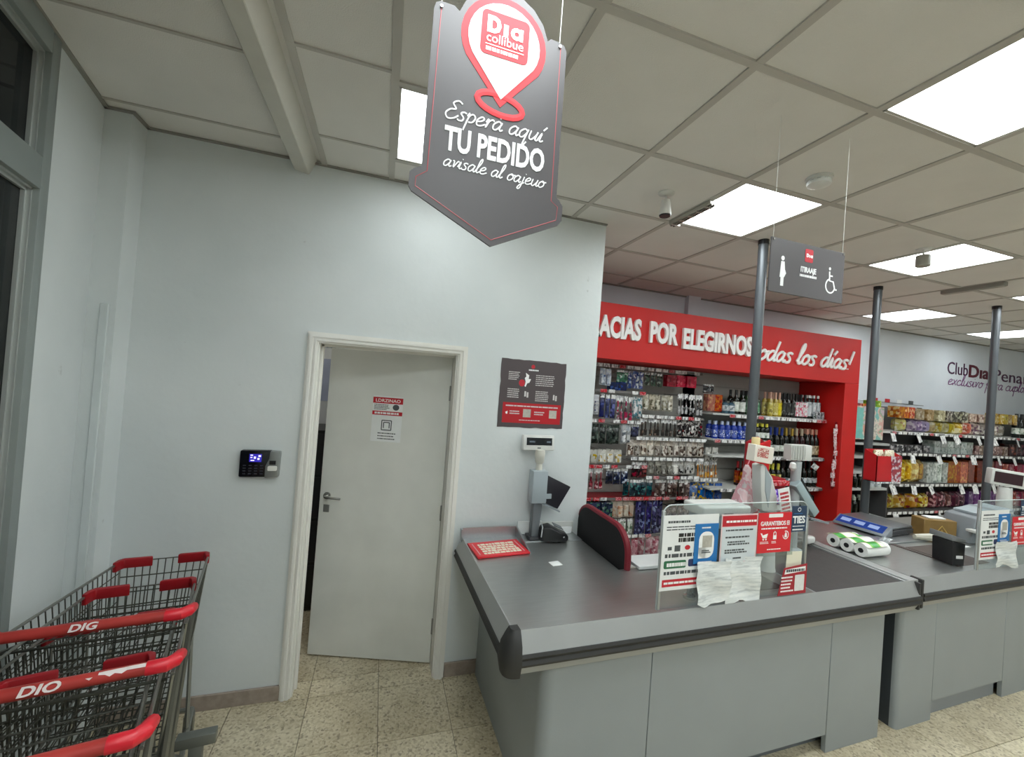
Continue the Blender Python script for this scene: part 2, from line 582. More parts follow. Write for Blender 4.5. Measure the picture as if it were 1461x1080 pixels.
REDP = mat('red_plastic', '#d3202c', 0.35, var=0.06)
REDD = mat('red_plastic_dark', '#9b1220', 0.4, var=0.08)
WHITE = mat('white_print', '#f2f3f2', 0.5, var=0.02)
PAPER = mat('paper', '#e9ebea', 0.7, var=0.03, scale=12)
CREAM = mat('cream_paper', '#e6e3cd', 0.7, var=0.04)
INK = mat('dark_ink', '#4a4f52', 0.6)
BLACK = mat('black_plastic', '#1b1b1d', 0.35, var=0.1)
CHAR = mat('charcoal', '#3a3b3e', 0.45, var=0.06)
POLE = mat('pole_grey', '#55595d', 0.35, 0.3, var=0.06)
GREYP = mat('grey_plastic', '#a3adb2', 0.4, var=0.04)
BEIGEP = mat('device_white', '#d5d6d2', 0.4, var=0.03)
GREENI = mat('green_ink', '#2b6b48', 0.5, var=0.1, scale=40)
NAVYI = mat('navy_ink', '#26325e', 0.5, var=0.1, scale=40)
BLUEI = mat('blue_ink', '#1f72b5', 0.45, var=0.05, scale=30)
REDI = mat('red_ink', '#c01f2e', 0.5, var=0.06, scale=30)
TAG = printed('price_tag_paper', ['#f4f4f2', '#ecece9', '#c9c9ca', '#8b8b8e'], 45, 0.6, (1, 1, .5))
TAGR = printed('red_price_tag', ['#b3202c', '#c22a36', '#d9a0a4', '#a01824'], 55, 0.6)
GLASS = clear('clear_acrylic', '#eef3f3', 0.05)
PANE = clear('window_glass', '#8e9798', 0.02)
LIGHT = emis('panel_light', '#f6feff', PANEL_POWER)
LIGHT_DIM = emis('panel_light_dimmed', '#f6feff', PANEL_POWER * 0.36)  # same panels near walls, dimmed to keep hot spots off the paint
DARKV = mat('dark_void', '#151617', 0.8)

CZ = 3.09
XL = [-0.045, 0.56, 1.17, 1.78, 2.40, 3.04, 3.68, 4.31, 4.96, 5.66, 6.36, 7.06, 7.76, 8.46, 9.16, 9.86, 10.56]
YL = [-0.06, 0.54, 1.142, 1.75, 2.38, 3.03, 3.68, 4.05]
XR = 10.9
YB = -4.2
WY = 2.63           # wall with the door
FY = 4.05           # far wall

# ------------------------------------------------------------------ floor
fl = struct(MB().box(-1.9, YB, -0.06, XR + 0.1, FY + 0.1, -0.006).build('floor', GROUT))
tmes = {}
def floor_tile(x0, y0, x1, y1):
    k = (round(x1 - x0, 3), round(y1 - y0, 3))
    if k not in tmes:
        tmes[k] = MB().box(0.0015, 0.0015, -0.006, k[0] - 0.0015, k[1] - 0.0015, 0.0).mesh('floor_tile', TERR, bevel=0.001, seg=1)
    return link('floor_tile', tmes[k], fl, (x0, y0, 0))
TP = 0.388
for i in range(-4, 24):
    for j in range(-4, 5):
        x0 = 0.112 + i * TP; y0 = 2.603 + j * TP - TP
        if x0 + TP < -1.9 or x0 > 7.5: continue
        if i > 4 and j > 0: continue
        if j == 1:
            floor_tile(x0, 2.603, x0 + TP, 2.748)
        elif j > 1:
            if -3 < i < 4: floor_tile(x0, 2.748 + (j - 2) * TP, x0 + TP, 2.748 + (j - 1) * TP)
        else:
            floor_tile(x0, y0, x0 + TP, y0 + TP)
# plain terrazzo runs on behind the counters and behind the camera
MB().box(-1.9, YB, -0.006, XR, 2.603 - 5 * TP, 0).build('floor_run', TERR, fl)
MB().box(1.5, 2.603, -0.006, XR, FY, -0.0005).build('floor_run', TERR, fl)
MB().box(0.112 + 20 * TP, 2.603 - 5 * TP, -0.006, XR, 2.603, -0.0003).build('floor_run', TERR, fl)

# ------------------------------------------------------------------ ceiling
ce = struct(MB().box(-1.95, YB, CZ + 0.012, XR + 0.1, FY + 0.1, CZ + 0.08).build('ceiling', TILEC))
lights = {(0, 1), (0, 3), (3, 3), (6, 3), (9, 3), (9, 5), (12, 5), (3, 1), (6, 1), (9, 1), (12, 3)}
cmes = {}
def ceil_tile(x0, y0, x1, y1):
    k = (round(x1 - x0, 3), round(y1 - y0, 3))
    if k not in cmes:
        cmes[k] = MB().box(0, 0, 0, k[0], k[1], 0.012).mesh('ceiling_tile', TILEC)
    o = link('ceiling_tile', cmes[k], ce, (x0, y0, CZ + rnd.choice((0, 0, 0, 0.001, 0.002))))
    return o
def bar(x0, y0, x1, y1, w=0.028):
    mb = MB()
    if abs(x1 - x0) > abs(y1 - y0): mb.box(x0, y0 - w / 2, CZ - 0.006, x1, y0 + w / 2, CZ + 0.004)
    else: mb.box(x0 - w / 2, y0, CZ - 0.0055, x0 + w / 2, y1, CZ + 0.004)
    return mb.build('ceiling_bar', BARC, ce)
LROOT = None
def panel(x0, y0, x1, y1, label, name='ceiling_light', lm=None):
    t = thing(name, label, 'ceiling light', ((x0 + x1) / 2, (y0 + y1) / 2, CZ), group='square ceiling light panels')
    a = (x1 - x0) / 2 - 0.014; b = (y1 - y0) / 2 - 0.014
    mb = MB()
    for s in (-1, 1):
        mb.box(-a, s * b - (0.012 if s > 0 else 0), -0.004, a, s * b + (0.012 if s < 0 else 0), 0.01)
        mb.box(s * a - (0.012 if s > 0 else 0), -b, -0.004, s * a + (0.012 if s < 0 else 0), b, 0.01)
    mb.build('light_frame', BARC, t)
    MB().box(-a + 0.012, -b + 0.012, 0.0, a - 0.012, b - 0.012, 0.008).build('diffuser', lm or LIGHT, t)
    return t
LLAB = {(0, 3): 'glowing square light panel half hidden by the large arrow-shaped hanging sign',
        (3, 3): 'glowing square light panel beside the white spotlight and its track',
        (6, 3): 'glowing square light panel with a small cylinder hanging under it',
        (9, 3): 'glowing square light panel over the aisle above the third steel pole',
        (9, 5): 'glowing square light panel near the far wall beside the red alcove',
        (12, 5): 'glowing square light panel above the purple club lettering',
        (0, 1): 'square ceiling light panel just before the arrow-shaped hanging sign',
        (3, 1): 'large bright square light panel close above the hanging restroom-style sign'}
for i in range(len(XL) - 1):
    for j in range(len(YL) - 1):
        x0, x1, y0, y1 = XL[i], XL[i + 1], YL[j], YL[j + 1]
        if y0 > 2.6 and x1 < 1.4: continue
        if (i, j) in lights:
            panel(x0, y0, x1, y1, LLAB.get((i, j), 'square ceiling light panel over the checkout aisle out to the right'), lm=LIGHT_DIM if (i, j) in ((0, 3), (9, 5), (12, 5)) else None)
        else:
            ceil_tile(x0, y0, x1, min(y1, FY))
for x in XL[:-1]:
    bar(x, YL[0], x, WY if x < 1.4 else FY, 0.032)
for y in YL[:-1]:
    bar(-0.045 if y < 2.6 else 1.44, y, XR, y)
# left of the beam and between beam and first bar the tiles run in longer pieces
for x0, x1, ys in ((-0.43, -0.06, [-0.1, 0.5, 1.095, 1.695, 2.30, WY]), (-1.75, -0.575, [-0.1, 0.6, 1.21, 1.815, 2.41, WY])):
    for a, b in zip(ys[:-1], ys[1:]):
        ceil_tile(x0, a, x1, b)
    for y in ys[1:-1]:
        bar(x0, y, x1, y, 0.014)
bar(-0.42, -0.1, -0.42, WY, 0.03)
bar(-0.585, -0.1, -0.585, WY, 0.03)
MB().box(-1.95, YB, CZ, XR, YL[0] - 0.001, CZ + 0.012).build('ceiling_run', TILEC, ce)
beam = struct(MB().prism([(-0.578, CZ + 0.01), (-0.578, 3.035), (-0.572, 3.03), (-0.502, 3.018), (-0.498, 3.02), (-0.462, CZ + 0.01)], YB, WY).build('trim_1', mat('beam_white', '#cfcdc4', 0.6, var=0.04)))
# same panels, unseen, added behind the camera to brighten room and left side
for (x, y) in ((-0.045, -0.72), (-0.045, -2.0), (1.78, -1.3), (3.68, -1.3), (5.66, -1.3), (1.78, -3.1), (3.68, -3.1), (7.76, -1.3), (7.76, 1.75)):
    if (x, y) == (7.76, 1.75): continue
    panel(x, y, x + 0.62, y + 0.6, 'unseen square light panel added behind the camera to brighten the room').location.z = CZ - 0.008

# ------------------------------------------------------------------ walls
mb = MB()
mb.box(-1.6, WY, 0, -0.385, WY + 0.12, CZ + 0.02)
mb.box(0.455, WY, 0, 1.44, WY + 0.12, CZ + 0.02)
mb.box(-0.385, WY, 2.075, 0.455, WY + 0.12, CZ + 0.02)
struct(mb.build('wall_back', WALL))
struct(MB().box(1.34, WY + 0.12, 0, 1.44, FY, CZ + 0.02).build('wall_return', WALL))
wf = struct(MB().box(-1.9, FY, 0, XR + 0.1, FY + 0.1, CZ + 0.02).build('wall_far', WALLF))
MB().box(3.33, FY - 0.06, 0, 3.5, FY, CZ).build('pilaster', WALLF, wf)
struct(MB().box(XR, YB, 0, XR + 0.1, FY, CZ + 0.02).build('wall_right', WALLF))
struct(MB().box(-1.9, YB - 0.1, 0, XR + 0.1, YB, CZ + 0.02).build('wall_front', WALLF))
# pilaster in the corner
MBp = MB().box(-1.6, 2.50, 0, -1.272, WY, CZ + 0.02)
pil = struct(MBp.build('wall_pilaster', WALL))
# angled left wall with the shop window; local x runs from the pilaster towards the camera side
LA = math.atan2(0.98, -0.2)      # direction of the wall seen from its far end
LP = Vector((-1.385, 2.505, 0))
ld = Vector((0.2, -0.98, 0)).normalized()
lw_rot = math.atan2(ld.y, ld.x)
mb = MB()
T = -0.12      # wall body lies behind its face (local -y is the room outside)
S0, S1 = 0.47, 2.5
mb.box(0, T, 0, S0, 0, CZ + 0.02)
mb.box(S1, T, 0, 3.45, 0, CZ + 0.02)
mb.box(S0, T, 0, S1, 0, 0.25)
wl = struct(mb.build('wall_left', WALL, loc=LP, rot=(0, 0, lw_rot)))
pe = LP + ld * 3.45
struct(MB().box(pe.x - 0.1, YB, 0, pe.x, pe.y + 0.02, CZ + 0.02).build('wall_side', WALL))
WFR = mat('window_frame_grey', '#8f9794', 0.45, 0.2, var=0.05)
win = thing('window_1', 'x', 'window', LP, lw_rot)
del win['label']; del win['category']; struct(win)
mb = MB()
mb.box(S0, T, 0.25, S0 + 0.06, 0.012, CZ)
mb.box(S1 - 0.06, T, 0.25, S1, 0.012, CZ)
mb.box(S0 + 0.06, T, 3.0, S1 - 0.06, 0.012, CZ)
mb.box(S0 + 0.06, T, 2.49, S1 - 0.06, 0.012, 2.61)
mb.box(S0 + 0.06, T, 0.25, S1 - 0.06, 0.012, 0.32)
mb.build('window_frame', WFR, win, bevel=0.003)
mb = MB()
for (za, zb) in ((0.32, 2.49), (2.61, 3.0)):
    xa, xb = S0 + 0.06, S1 - 0.06
    for k, e in ((0, 0.008), (1, 0.018)):
        ya = -0.008 - 0.012 * k
        mb.box(xa, ya - 0.012, za, xa + e, ya, zb)
        mb.box(xb - e, ya - 0.012, za, xb, ya, zb)
        mb.box(xa, ya - 0.012, zb - e, xb, ya, zb)
        mb.box(xa, ya - 0.012, za, xb, ya, za + e)
mb.build('glazing_bead', mat('bead_grey', '#b4b9b6', 0.35, 0.4), win)
for (za, zb) in ((0.32, 2.49), (2.61, 3.0)):
    MB().box(S0 + 0.06, -0.038, za, S1 - 0.06, -0.033, zb).build('pane', PANE, win)
# the dark shutter box and street side behind the glass
MB().box(S0 - 0.1, -0.55, 0.0, S1 + 0.1, -0.5, CZ).build('shutter', mat('shutter_dark', '#2b3032', 0.5, 0.3, var=0.2, scale=3), win)
MB().box(S0 + 0.02, -0.5, 0.0, S0 + 0.045, -0.12, CZ).build('reveal', mat('reveal_grey', '#4d5352', 0.6), win)
mb = MB()
for k in range(5):
    mb.box(S0 + 0.12 + k * 0.09, -0.5, 0.3, S0 + 0.16 + k * 0.09, -0.47, 2.45)
mb.build('shutter_rib', mat('shutter_rib', '#6f797c', 0.4, 0.3), win)
# perimeter angle along the ceiling
PERI = mat('perimeter_angle', '#8d8b84', 0.6)
struct(MB().box(-1.272, WY - 0.018, CZ - 0.009, 1.44, WY, CZ).build('trim_2', PERI))
struct(MB().box(0, 0, CZ - 0.009, 3.45, 0.018, CZ).build('trim_3', PERI, loc=LP, rot=(0, 0, lw_rot)))
mb = MB().box(-1.39, 2.482, CZ - 0.009, -1.254, 2.50, CZ)
mb.box(-1.272, 2.50, CZ - 0.009, -1.254, WY, CZ)
struct(mb.build('trim_4', PERI))
struct(MB().box(1.44, FY - 0.018, CZ - 0.014, XR, FY, CZ).build('trim_5', PERI))
# baseboards
struct(MB().box(-1.272, WY - 0.014, 0, -0.432, WY, 0.082).build('baseboard_left', BASEB, bevel=0.002, seg=1))
struct(MB().box(0.507, WY - 0.014, 0, 1.44, WY, 0.088).build('baseboard_back', BASEB, bevel=0.002, seg=1))
# plastic cable duct on the pilaster
tag(MB().box(-1.33, 2.488, 0.0, -1.296, 2.50, 2.14).build('cable_duct', mat('duct_white', '#c9d0d0', 0.5), bevel=0.002, seg=1),
    'flat white cable duct running up the corner pilaster', 'cable duct')

# ------------------------------------------------------------------ door
fr = struct(bpy.data.objects.new('trim_6', None)); COL.objects.link(fr)
def archi(pts, name):
    """moulded architrave: a stepped profile along one straight leg"""
    mb = MB()
    for (a, b, y) in ((0.0, 0.062, 0.012), (0.008, 0.054, 0.02), (0.016, 0.03, 0.026), (0.042, 0.05, 0.024)):
        L, R_, Tp = -0.435, 0.505, 2.116      # mitred at the corners
        if name == 'l': mb.prism([(L + a, 0), (L + b, 0), (L + b, Tp - b), (L + a, Tp - a)], WY - y, WY)
        elif name == 'r': mb.prism([(R_ - b, 0), (R_ - a, 0), (R_ - a, Tp - a), (R_ - b, Tp - b)], WY - y, WY)
        else: mb.prism([(L + b, Tp - b), (R_ - b, Tp - b), (R_ - a, Tp - a), (L + a, Tp - a)], WY - y, WY)
    mb.build('architrave', FRAMEW, fr)
for n in 'lrt': archi(None, n)
mb = MB()
mb.box(-0.385, WY, 0, -0.365, WY + 0.12, 2.058); mb.box(0.435, WY, 0, 0.455, WY + 0.12, 2.058)
mb.box(-0.385, WY, 2.058, 0.455, WY + 0.12, 2.075)
mb.box(-0.372, WY + 0.06, 0, -0.352, WY + 0.085, 2.05); mb.box(-0.372, WY + 0.06, 2.04, 0.435, WY + 0.085, 2.06)
mb.build('jamb', FRAMEW, fr)
dr = struct(bpy.data.objects.new('door_1', None)); COL.objects.link(dr)
dr.location = (0.434, WY + 0.125, 0.006); dr.rotation_euler = (0, 0, PI - math.radians(17))
# leaf: local x from hinge to free edge, visible face is local +y
MB().box(0, -0.04, 0.004, 0.815, 0, 2.045).build('door_leaf', TRIMW, dr, bevel=0.002, seg=1)
hd = MB()
hd.lathe([(0.024, 0), (0.024, 0.008), (0.01, 0.01), (0.009, 0.04)], M=Matrix.Translation((0.765, 0, 1.06)) @ Matrix.Rotation(-PI / 2, 4, 'X'))
hd.tube([(0.765, 0.04, 1.06), (0.75, 0.046, 1.06), (0.72, 0.046, 1.058), (0.66, 0.044, 1.055)], [0.009, 0.0095, 0.009, 0.007], 8)
hd.build('door_handle', CHROME, dr, smooth=True)
mb = MB().box(0.745, 0, 0.95, 0.785, 0.004, 1.0)
mb.build('lock_plate', mat('lock_grey', '#8c8d8b', 0.4, 0.5), dr, bevel=0.002, seg=1)
mb = MB()
for z in (0.25, 1.0, 1.8): mb.tube([(0.0, 0.006, z - 0.05), (0.0, 0.006, z + 0.05)], 0.007, 8)
mb.build('hinge', mat('hinge_grey', '#9a9a96', 0.4, 0.6), dr)
# sticker on the door
LOCX = Matrix.Rotation(math.radians(-17), 4, 'Z')
hx = Vector((0.434, WY + 0.125, 0.006))
def on_leaf(d, z, off=0.0015):
    a = PI - math.radians(17)
    return hx + Vector((math.cos(a), math.sin(a), 0)) * d + Vector((-math.sin(a), math.cos(a), 0)) * off + Vector((0, 0, z))
p = on_leaf(0.41, 1.6, 0.001)
st = thing('door_notice', 'white and red notice sticker on the half-open white door', 'sticker', p, math.radians(-17))
card(-0.1, -0.155, 0.1, 0.15).build('sheet', PAPER, st)
card(-0.1, 0.1, 0.1, 0.14, -0.0008).build('red_band', REDI, st)
card(-0.1, 0.022, 0.1, 0.048, -0.0008).build('red_band', REDI, st)
text('LDRZINAO', 0.03, WHITE, st, (0, -0.0018, 0.109), bold=0.01, align='CENTER', fit=0.165)
words(MB(), -0.085, 0.11, 0.027, 0.043, 1, -0.0016, 0.8, 9).build('band_print', WHITE, st)
words(MB(), -0.09, 0.015, 0.055, 0.095, 4, -0.0008, 0.5, 3).build('small_print', INK, st)
MB().prism([(0.055 + 0.022 * math.cos(a * PI / 6), 0.077 + 0.02 * math.sin(a * PI / 6)) for a in range(12)], -0.0016, -0.0008).build('seal', INK, st)
mb = MB()
for o_, w_ in ((0.032, 0.006), (0.019, 0.006)):
    for s in (-1, 1):
        mb.box(s * o_ - w_ / 2, -0.0016, -0.045 - o_, s * o_ + w_ / 2, -0.0008, -0.045 + o_)
    mb.box(-o_, -0.0016, -0.045 + o_ - w_ / 2, o_, -0.0008, -0.045 + o_ + w_ / 2)
mb.box(-0.032, -0.0016, -0.08, 0.032, -0.0008, -0.074)
mb.build('pictogram', INK, st)
words(MB(), -0.055, 0.075, -0.145, -0.09, 3, -0.0008, 0.35, 5).build('small_print', INK, st)

# ------------------------------------------------------------------ back room behind the door
br = thing('filing_cabinet', 'black cabinet standing in the dark back room behind the door', 'cabinet', (-0.75, 3.75, 0))
MB().box(-0.45, -0.2, 0, 0.5, 0.25, 1.42).build('body', BLACK, br, bevel=0.005, seg=1)
mb = MB()
for k in range(4): mb.box(-0.43, -0.21, 0.04 + k * 0.345, 0.48, -0.2, 0.36 + k * 0.345)
mb.build('drawer_front', mat('drawer_black', '#232326', 0.4), br, bevel=0.004, seg=1)
tag(card(-0.62, 1.62, -0.35, 2.0, 0).build('pinned_note', mat('note_blue', '#aeb9d6', 0.7), loc=(0, FY - 0.002, 0)), 'pale blue paper pinned on the wall of the back room', 'paper')
tag(card(-0.66, 2.1, -0.36, 2.3, 0).build('pinned_note', printed('note_print', ['#e0e4e6', '#c6ccd2', '#8b949c'], 18), loc=(0, FY - 0.002, 0)), 'printed white paper pinned high in the back room', 'paper')
bl = thing('back_room_fill_lamp', 'small unseen ceiling lamp added to light the back room', 'ceiling light', (-0.6, 3.35, CZ - 0.01))  # unseen lamp, added to brighten what shows through the door gap
MB().lathe([(0.12, 0.0), (0.12, 0.02), (0.09, 0.03)], n=16).build('housing', TRIMW, bl, loc=(0, 0, -0.02))
MB().lathe([(0.02, -0.05), (0.08, -0.04), (0.11, -0.02)], n=16).build('diffuser', emis('back_room_glow', '#fff6e4', 30.0), bl)
struct(MB().box(-1.9, WY + 0.12, CZ + 0.001, 1.34, FY, CZ + 0.011).build('ceiling_back_room', TILEC))

# ------------------------------------------------------------------ checkout counters
UP = [(-.012, .885), (-.006, .904), (0, .905), (.032, .825), (-.012, .825)]
ST = [(-.012, .825), (.037, .825), (.042, .814), (.035, .800), (.042, .786), (.037, .775), (-.012, .775)]
LO = [(-.012, .775), (.03, .775), (.010, .733), (-.012, .733)]
RZL = Matrix.Rotation(-PI / 2, 4, 'Z')
def rim(root, L, D, right=False):
    for poly, nm, m in ((UP, 'rim_band', ALU), (ST, 'rubber_strip', RUBBER), (LO, 'lower_band', ALU)):
        mb = MB().prism([(-o, z) for o, z in poly], 0.02, L, 'yz')
        mb.build(nm, m, root)
        if D:
            mb = MB().prism([(-o, z) for o, z in poly], -D, -0.02, 'yz', M=RZL)
            mb.build(nm, m, root)
def corner_cap(root):
    mb = MB()
    prof = [(0.725, 0.02), (0.735, 0.036), (0.80, 0.05), (0.86, 0.04), (0.895, 0.02), (0.912, 0.008)]
    n = 5; vs = []; fs = []
    rows = []
    for z, o in prof:
        ring = [(0.03, -o)]
        for k in range(n + 1):
            a = -PI / 2 - PI / 2 * k / n
            ring.append((0.012 + (o + 0.012) * math.cos(a), 0.012 + (o + 0.012) * math.sin(a)))
        ring += [(-o, 0.03), (0.028, 0.03)]
        rows.append([(x, y, z) for x, y in ring])
    k = len(rows[0])
    for r_ in rows: vs += r_
    for j in range(len(rows) - 1):
        for i in range(k):
            l = (i + 1) % k
            fs.append((j * k + i, j * k + l, (j + 1) * k + l, (j + 1) * k + i))
    fs.append(tuple(range(k))); fs.append(tuple(reversed(range((len(rows) - 1) * k, len(rows) * k))))
    mb.add(vs, fs)
    mb.build('corner_cap', RUBBER, root, smooth=True)
def rounded_end(x, y, r, xend, yend, z0, z1, t=0.025):
    """shell with one rounded vertical corner, seen in plan"""
    out = [(xend, y)]
    inn = [(xend, y + t)]
    for k in range(9):
        a = -PI / 2 - PI / 2 * k / 8
        out.append((x + r + r * math.cos(a), y + r + r * math.sin(a)))
        inn.append((x + r + (r - t) * math.cos(a), y + r + (r - t) * math.sin(a)))
    out.append((x, yend)); inn.append((x + t, yend))
    mb = MB()
    n = len(out)
    vs = [(p[0], p[1], z) for z in (z0, z1) for p in out] + [(p[0], p[1], z) for z in (z0, z1) for p in inn]
    fs = []
    for i in range(n - 1):
        fs += [(i, i + 1, n + i + 1, n + i), (2 * n + i, 3 * n + i, 3 * n + i + 1, 2 * n + i + 1),
               (i, 2 * n + i, 2 * n + i + 1, i + 1), (n + i, n + i + 1, 3 * n + i + 1, 3 * n + i)]
    fs += [(0, n, 3 * n, 2 * n), (n - 1, 3 * n - 1, 4 * n - 1, 2 * n - 1)]
    return mb.add(vs, fs)

C1 = Vector((0.575, 1.575, 0)); RZ1 = math.radians(1.3)
c1 = thing('checkout_counter', 'grey checkout counter with steel top beside the white door', 'counter', C1, RZ1, 'checkout counters')
rim(c1, 2.565, 1.02)
corner_cap(c1)
TOPZ = 0.893
mb = MB().prism([(0, 0), (1.22, 0), (1.22, .45), (0.79, .45), (0.79, .93), (0, .985)], TOPZ - 0.02, TOPZ, 'xy')
mb.build('steel_top', STEEL, c1)
mb = MB().prism([(0.005, .925), (.79, .88), (.79, 1.04), (0.005, 1.03)], TOPZ - 0.02, TOPZ + 0.006, 'xy')
mb.build('back_ledge', STEEL2, c1)
# low steel pocket in the corner by the wall
mb = MB().box(0.0, 1.0, TOPZ, 0.365, 1.012, 0.965)
mb.prism([(0.72, TOPZ), (1.0, TOPZ), (1.0, 0.965)], 0.356, 0.366, 'yz')
mb.box(-0.012, 0.985, 0.87, 0.0, 1.02, 0.96)
mb.build('steel_pocket', STEEL2, c1)
# scanner zone, slots and belt
mb = MB().prism([(1.225, 0), (1.75, 0), (1.75, .64), (1.40, .64), (1.40, .45), (1.225, .45)], TOPZ - 0.02, TOPZ - 0.002, 'xy')
mb.build('scanner_plate', mat('scanner_plate', '#7d7976', 0.35, 0.5, var=0.1, scale=5), c1)
mb = MB()
for k in range(3): mb.box(1.25 + k * 0.05, 0.06, TOPZ - 0.002, 1.262 + k * 0.05, 0.4, TOPZ + 0.002)
mb.box(1.45, 0.1, TOPZ - 0.002, 1.62, 0.4, TOPZ + 0.001)
mb.build('scanner_slot', mat('scanner_glass', '#232327', 0.1), c1)
MB().box(1.76, 0.03, TOPZ - 0.03, 2.50, 0.645, TOPZ - 0.006).build('conveyor_belt', mat('belt_black', '#3b3837', 0.6, var=0.1, scale=20, bump=0.1, bscale=200), c1, bevel=0.004, seg=1)
mb = MB().box(2.502, 0.0, TOPZ - 0.03, 2.515, 0.66, TOPZ + 0.004)
mb.box(2.52, 0.0, TOPZ - 0.03, 2.60, 0.70, TOPZ + 0.012)
mb.box(1.76, 0.65, TOPZ - 0.03, 2.515, 0.66, TOPZ + 0.004)
mb.box(1.752, 0.0, TOPZ - 0.03, 1.758, 0.66, TOPZ + 0.002)
mb.build('belt_frame', ALU, c1, bevel=0.003, seg=1)
MB().box(2.552, -0.03, 0.74, 2.572, 0.03, 0.90).build('end_cap', RUBBER, c1, bevel=0.005)
rounded_end(0.16, 0.015, 0.055, 0.70, 1.03, 0.0, 0.74).build('end_panel', LAMIN, c1, smooth=True)
MB().box(0.705, 0.015, 0.10, 1.893, 0.04, 0.74).build('front_panel', LAMIN, c1, bevel=0.002, seg=1)
MB().box(1.898, 0.015, 0.0, 2.335, 0.04, 0.74).build('front_panel', LAMIN, c1, bevel=0.002, seg=1)
MB().box(2.311, 0.04, 0.0, 2.335, 0.62, 0.74).build('side_panel', LAMIN2, c1)
MB().box(0.30, 0.09, 0.0, 2.31, 0.42, 0.74).build('carcass', mat('carcass_grey', '#6c7175', 0.6), c1)
MB().box(0.30, 0.42, 0.66, 0.75, 1.0, 0.86).build('carcass', MATS['carcass_grey'], c1)
MB().box(0.0, 0.0, 0.80, 2.5, 0.42, 0.872).build('under_top', MATS['carcass_grey'], c1)
MB().box(0.0, 0.42, 0.80, 0.78, 0.98, 0.872).build('under_top', MATS['carcass_grey'], c1)
MB().box(1.45, 0.42, 0.80, 2.5, 0.64, 0.872).build('under_top', MATS['carcass_grey'], c1)

C2 = Vector((3.185, 1.655, 0)); RZ2 = math.radians(1.6)
c2 = thing('checkout_counter', 'grey checkout counter carrying the weighing scale and the paper roll pack', 'counter', C2, RZ2, 'checkout counters')
rim(c2, 2.68, 0)
MB().box(0.0, -0.035, 0.735, 0.022, 0.03, 0.908).build('end_cap', RUBBER, c2, bevel=0.006)
MB().box(0.03, 0.0, TOPZ - 0.02, 2.68, 0.98, TOPZ).build('steel_top', STEEL, c2)
mb = MB().box(0.22, 0.46, TOPZ, 1.08, 0.6, TOPZ + 0.012)
mb.build('steel_bridge', STEEL2, c2, bevel=0.003, seg=1)
mb = MB().box(0.62, 0.08, TOPZ, 0.66, 0.46, TOPZ + 0.004)
mb.box(0.68, 0.08, TOPZ, 1.0, 0.4, TOPZ + 0.002)
mb.build('scanner_plate', mat('scanner_plate_2', '#5c504c', 0.4, 0.4, var=0.2), c2)
rounded_end(-0.105, 0.0, 0.028, 0.235, 0.035, 0.0, 0.73).build('end_panel', LAMIN, c2, smooth=True)
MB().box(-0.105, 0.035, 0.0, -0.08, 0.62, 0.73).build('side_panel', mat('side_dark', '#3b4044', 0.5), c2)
MB().box(0.24, 0.0, 0.115, 1.03, 0.025, 0.74).build('front_panel', LAMIN, c2, bevel=0.002, seg=1)
MB().box(1.035, 0.0, 0.0, 1.55, 0.025, 0.74).build('front_panel', LAMIN, c2, bevel=0.002, seg=1)
MB().box(1.555, 0.0, 0.0, 2.6, 0.025, 0.74).build('front_panel', LAMIN, c2, bevel=0.002, seg=1)
MB().box(0.2, 0.035, 0.0, 1.02, 0.06, 0.20).build('kick_board', LAMIN2, c2)
MB().box(-0.02, 0.07, 0.0, 2.5, 0.6, 0.73).build('carcass', MATS['carcass_grey'], c2)
MB().box(0.03, 0.0, 0.80, 2.68, 0.98, 0.872).build('under_top', MATS['carcass_grey'], c2)

# ------------------------------------------------------------------ things on the first counter
tz = TOPZ
t = thing('promo_tray', 'red flat carton with cream lettering blocks lying in the steel corner pocket', 'carton', (0.74, 2.395, tz + 0.001), math.radians(6))
MB().box(-0.165, -0.105, 0, 0.165, 0.105, 0.012).build('carton', REDP, t, bevel=0.003, seg=1)
mb = MB()
r = random.Random(4)
for j in range(5):
    x = -0.115
    while x < 0.11:
        w = r.uniform(0.012, 0.034)
        mb.box(x, -0.078 + j * 0.031, 0.012, min(x + w, 0.12), -0.078 + j * 0.031 + r.uniform(0.018, 0.025), 0.0135)
        x += w + 0.005
mb.build('cream_print', CREAM, t)
mb = MB()
for x in (-0.145, 0.135):
    mb.box(x, -0.08, 0.012, x + 0.006, 0.08, 0.0132)
mb.build('pink_print', mat('pink_print', '#dba1a5', 0.5), t)
tag(MB().box(-0.032, -0.028, 0, 0.032, 0.028, 0.0006).build('paper_slip', PAPER, loc=(1.018, 2.165, tz + 0.0005), rot=(0, 0, 0.15)),
    'small blank white slip lying on the bare steel counter top', 'paper')

def pos_display(t, h, w=0.225, hh=0.095, face=1, z0=0.0):
    """customer display: bezel, dark glass, maker's plate"""
    MB().box(-w / 2, -0.02, h, w / 2, 0.02, h + hh).build('display_bezel', BEIGEP, t, bevel=0.006)
    s = -1 if face > 0 else 1
    MB().box(-w * .40, s * 0.021, h + hh * .33, w * .42, s * 0.0195, h + hh * .82).build('display_glass', mat('vfd_glass', '#11151a', 0.12), t)
    mb = MB()
    for x, ww in ((-0.07, 0.04), (0.055, 0.028)):
        mb.box(x, s * 0.0218, h + hh * .5, x + ww, s * 0.0205, h + hh * .62)
    mb.build('display_digits', mat('vfd_digits', '#5c6670', 0.4), t)
    mb = MB().box(-0.012, s * 0.0212, h + hh * .12, 0.012, s * 0.0195, h + hh * .19)
    mb.build('maker_plate', INK, t)

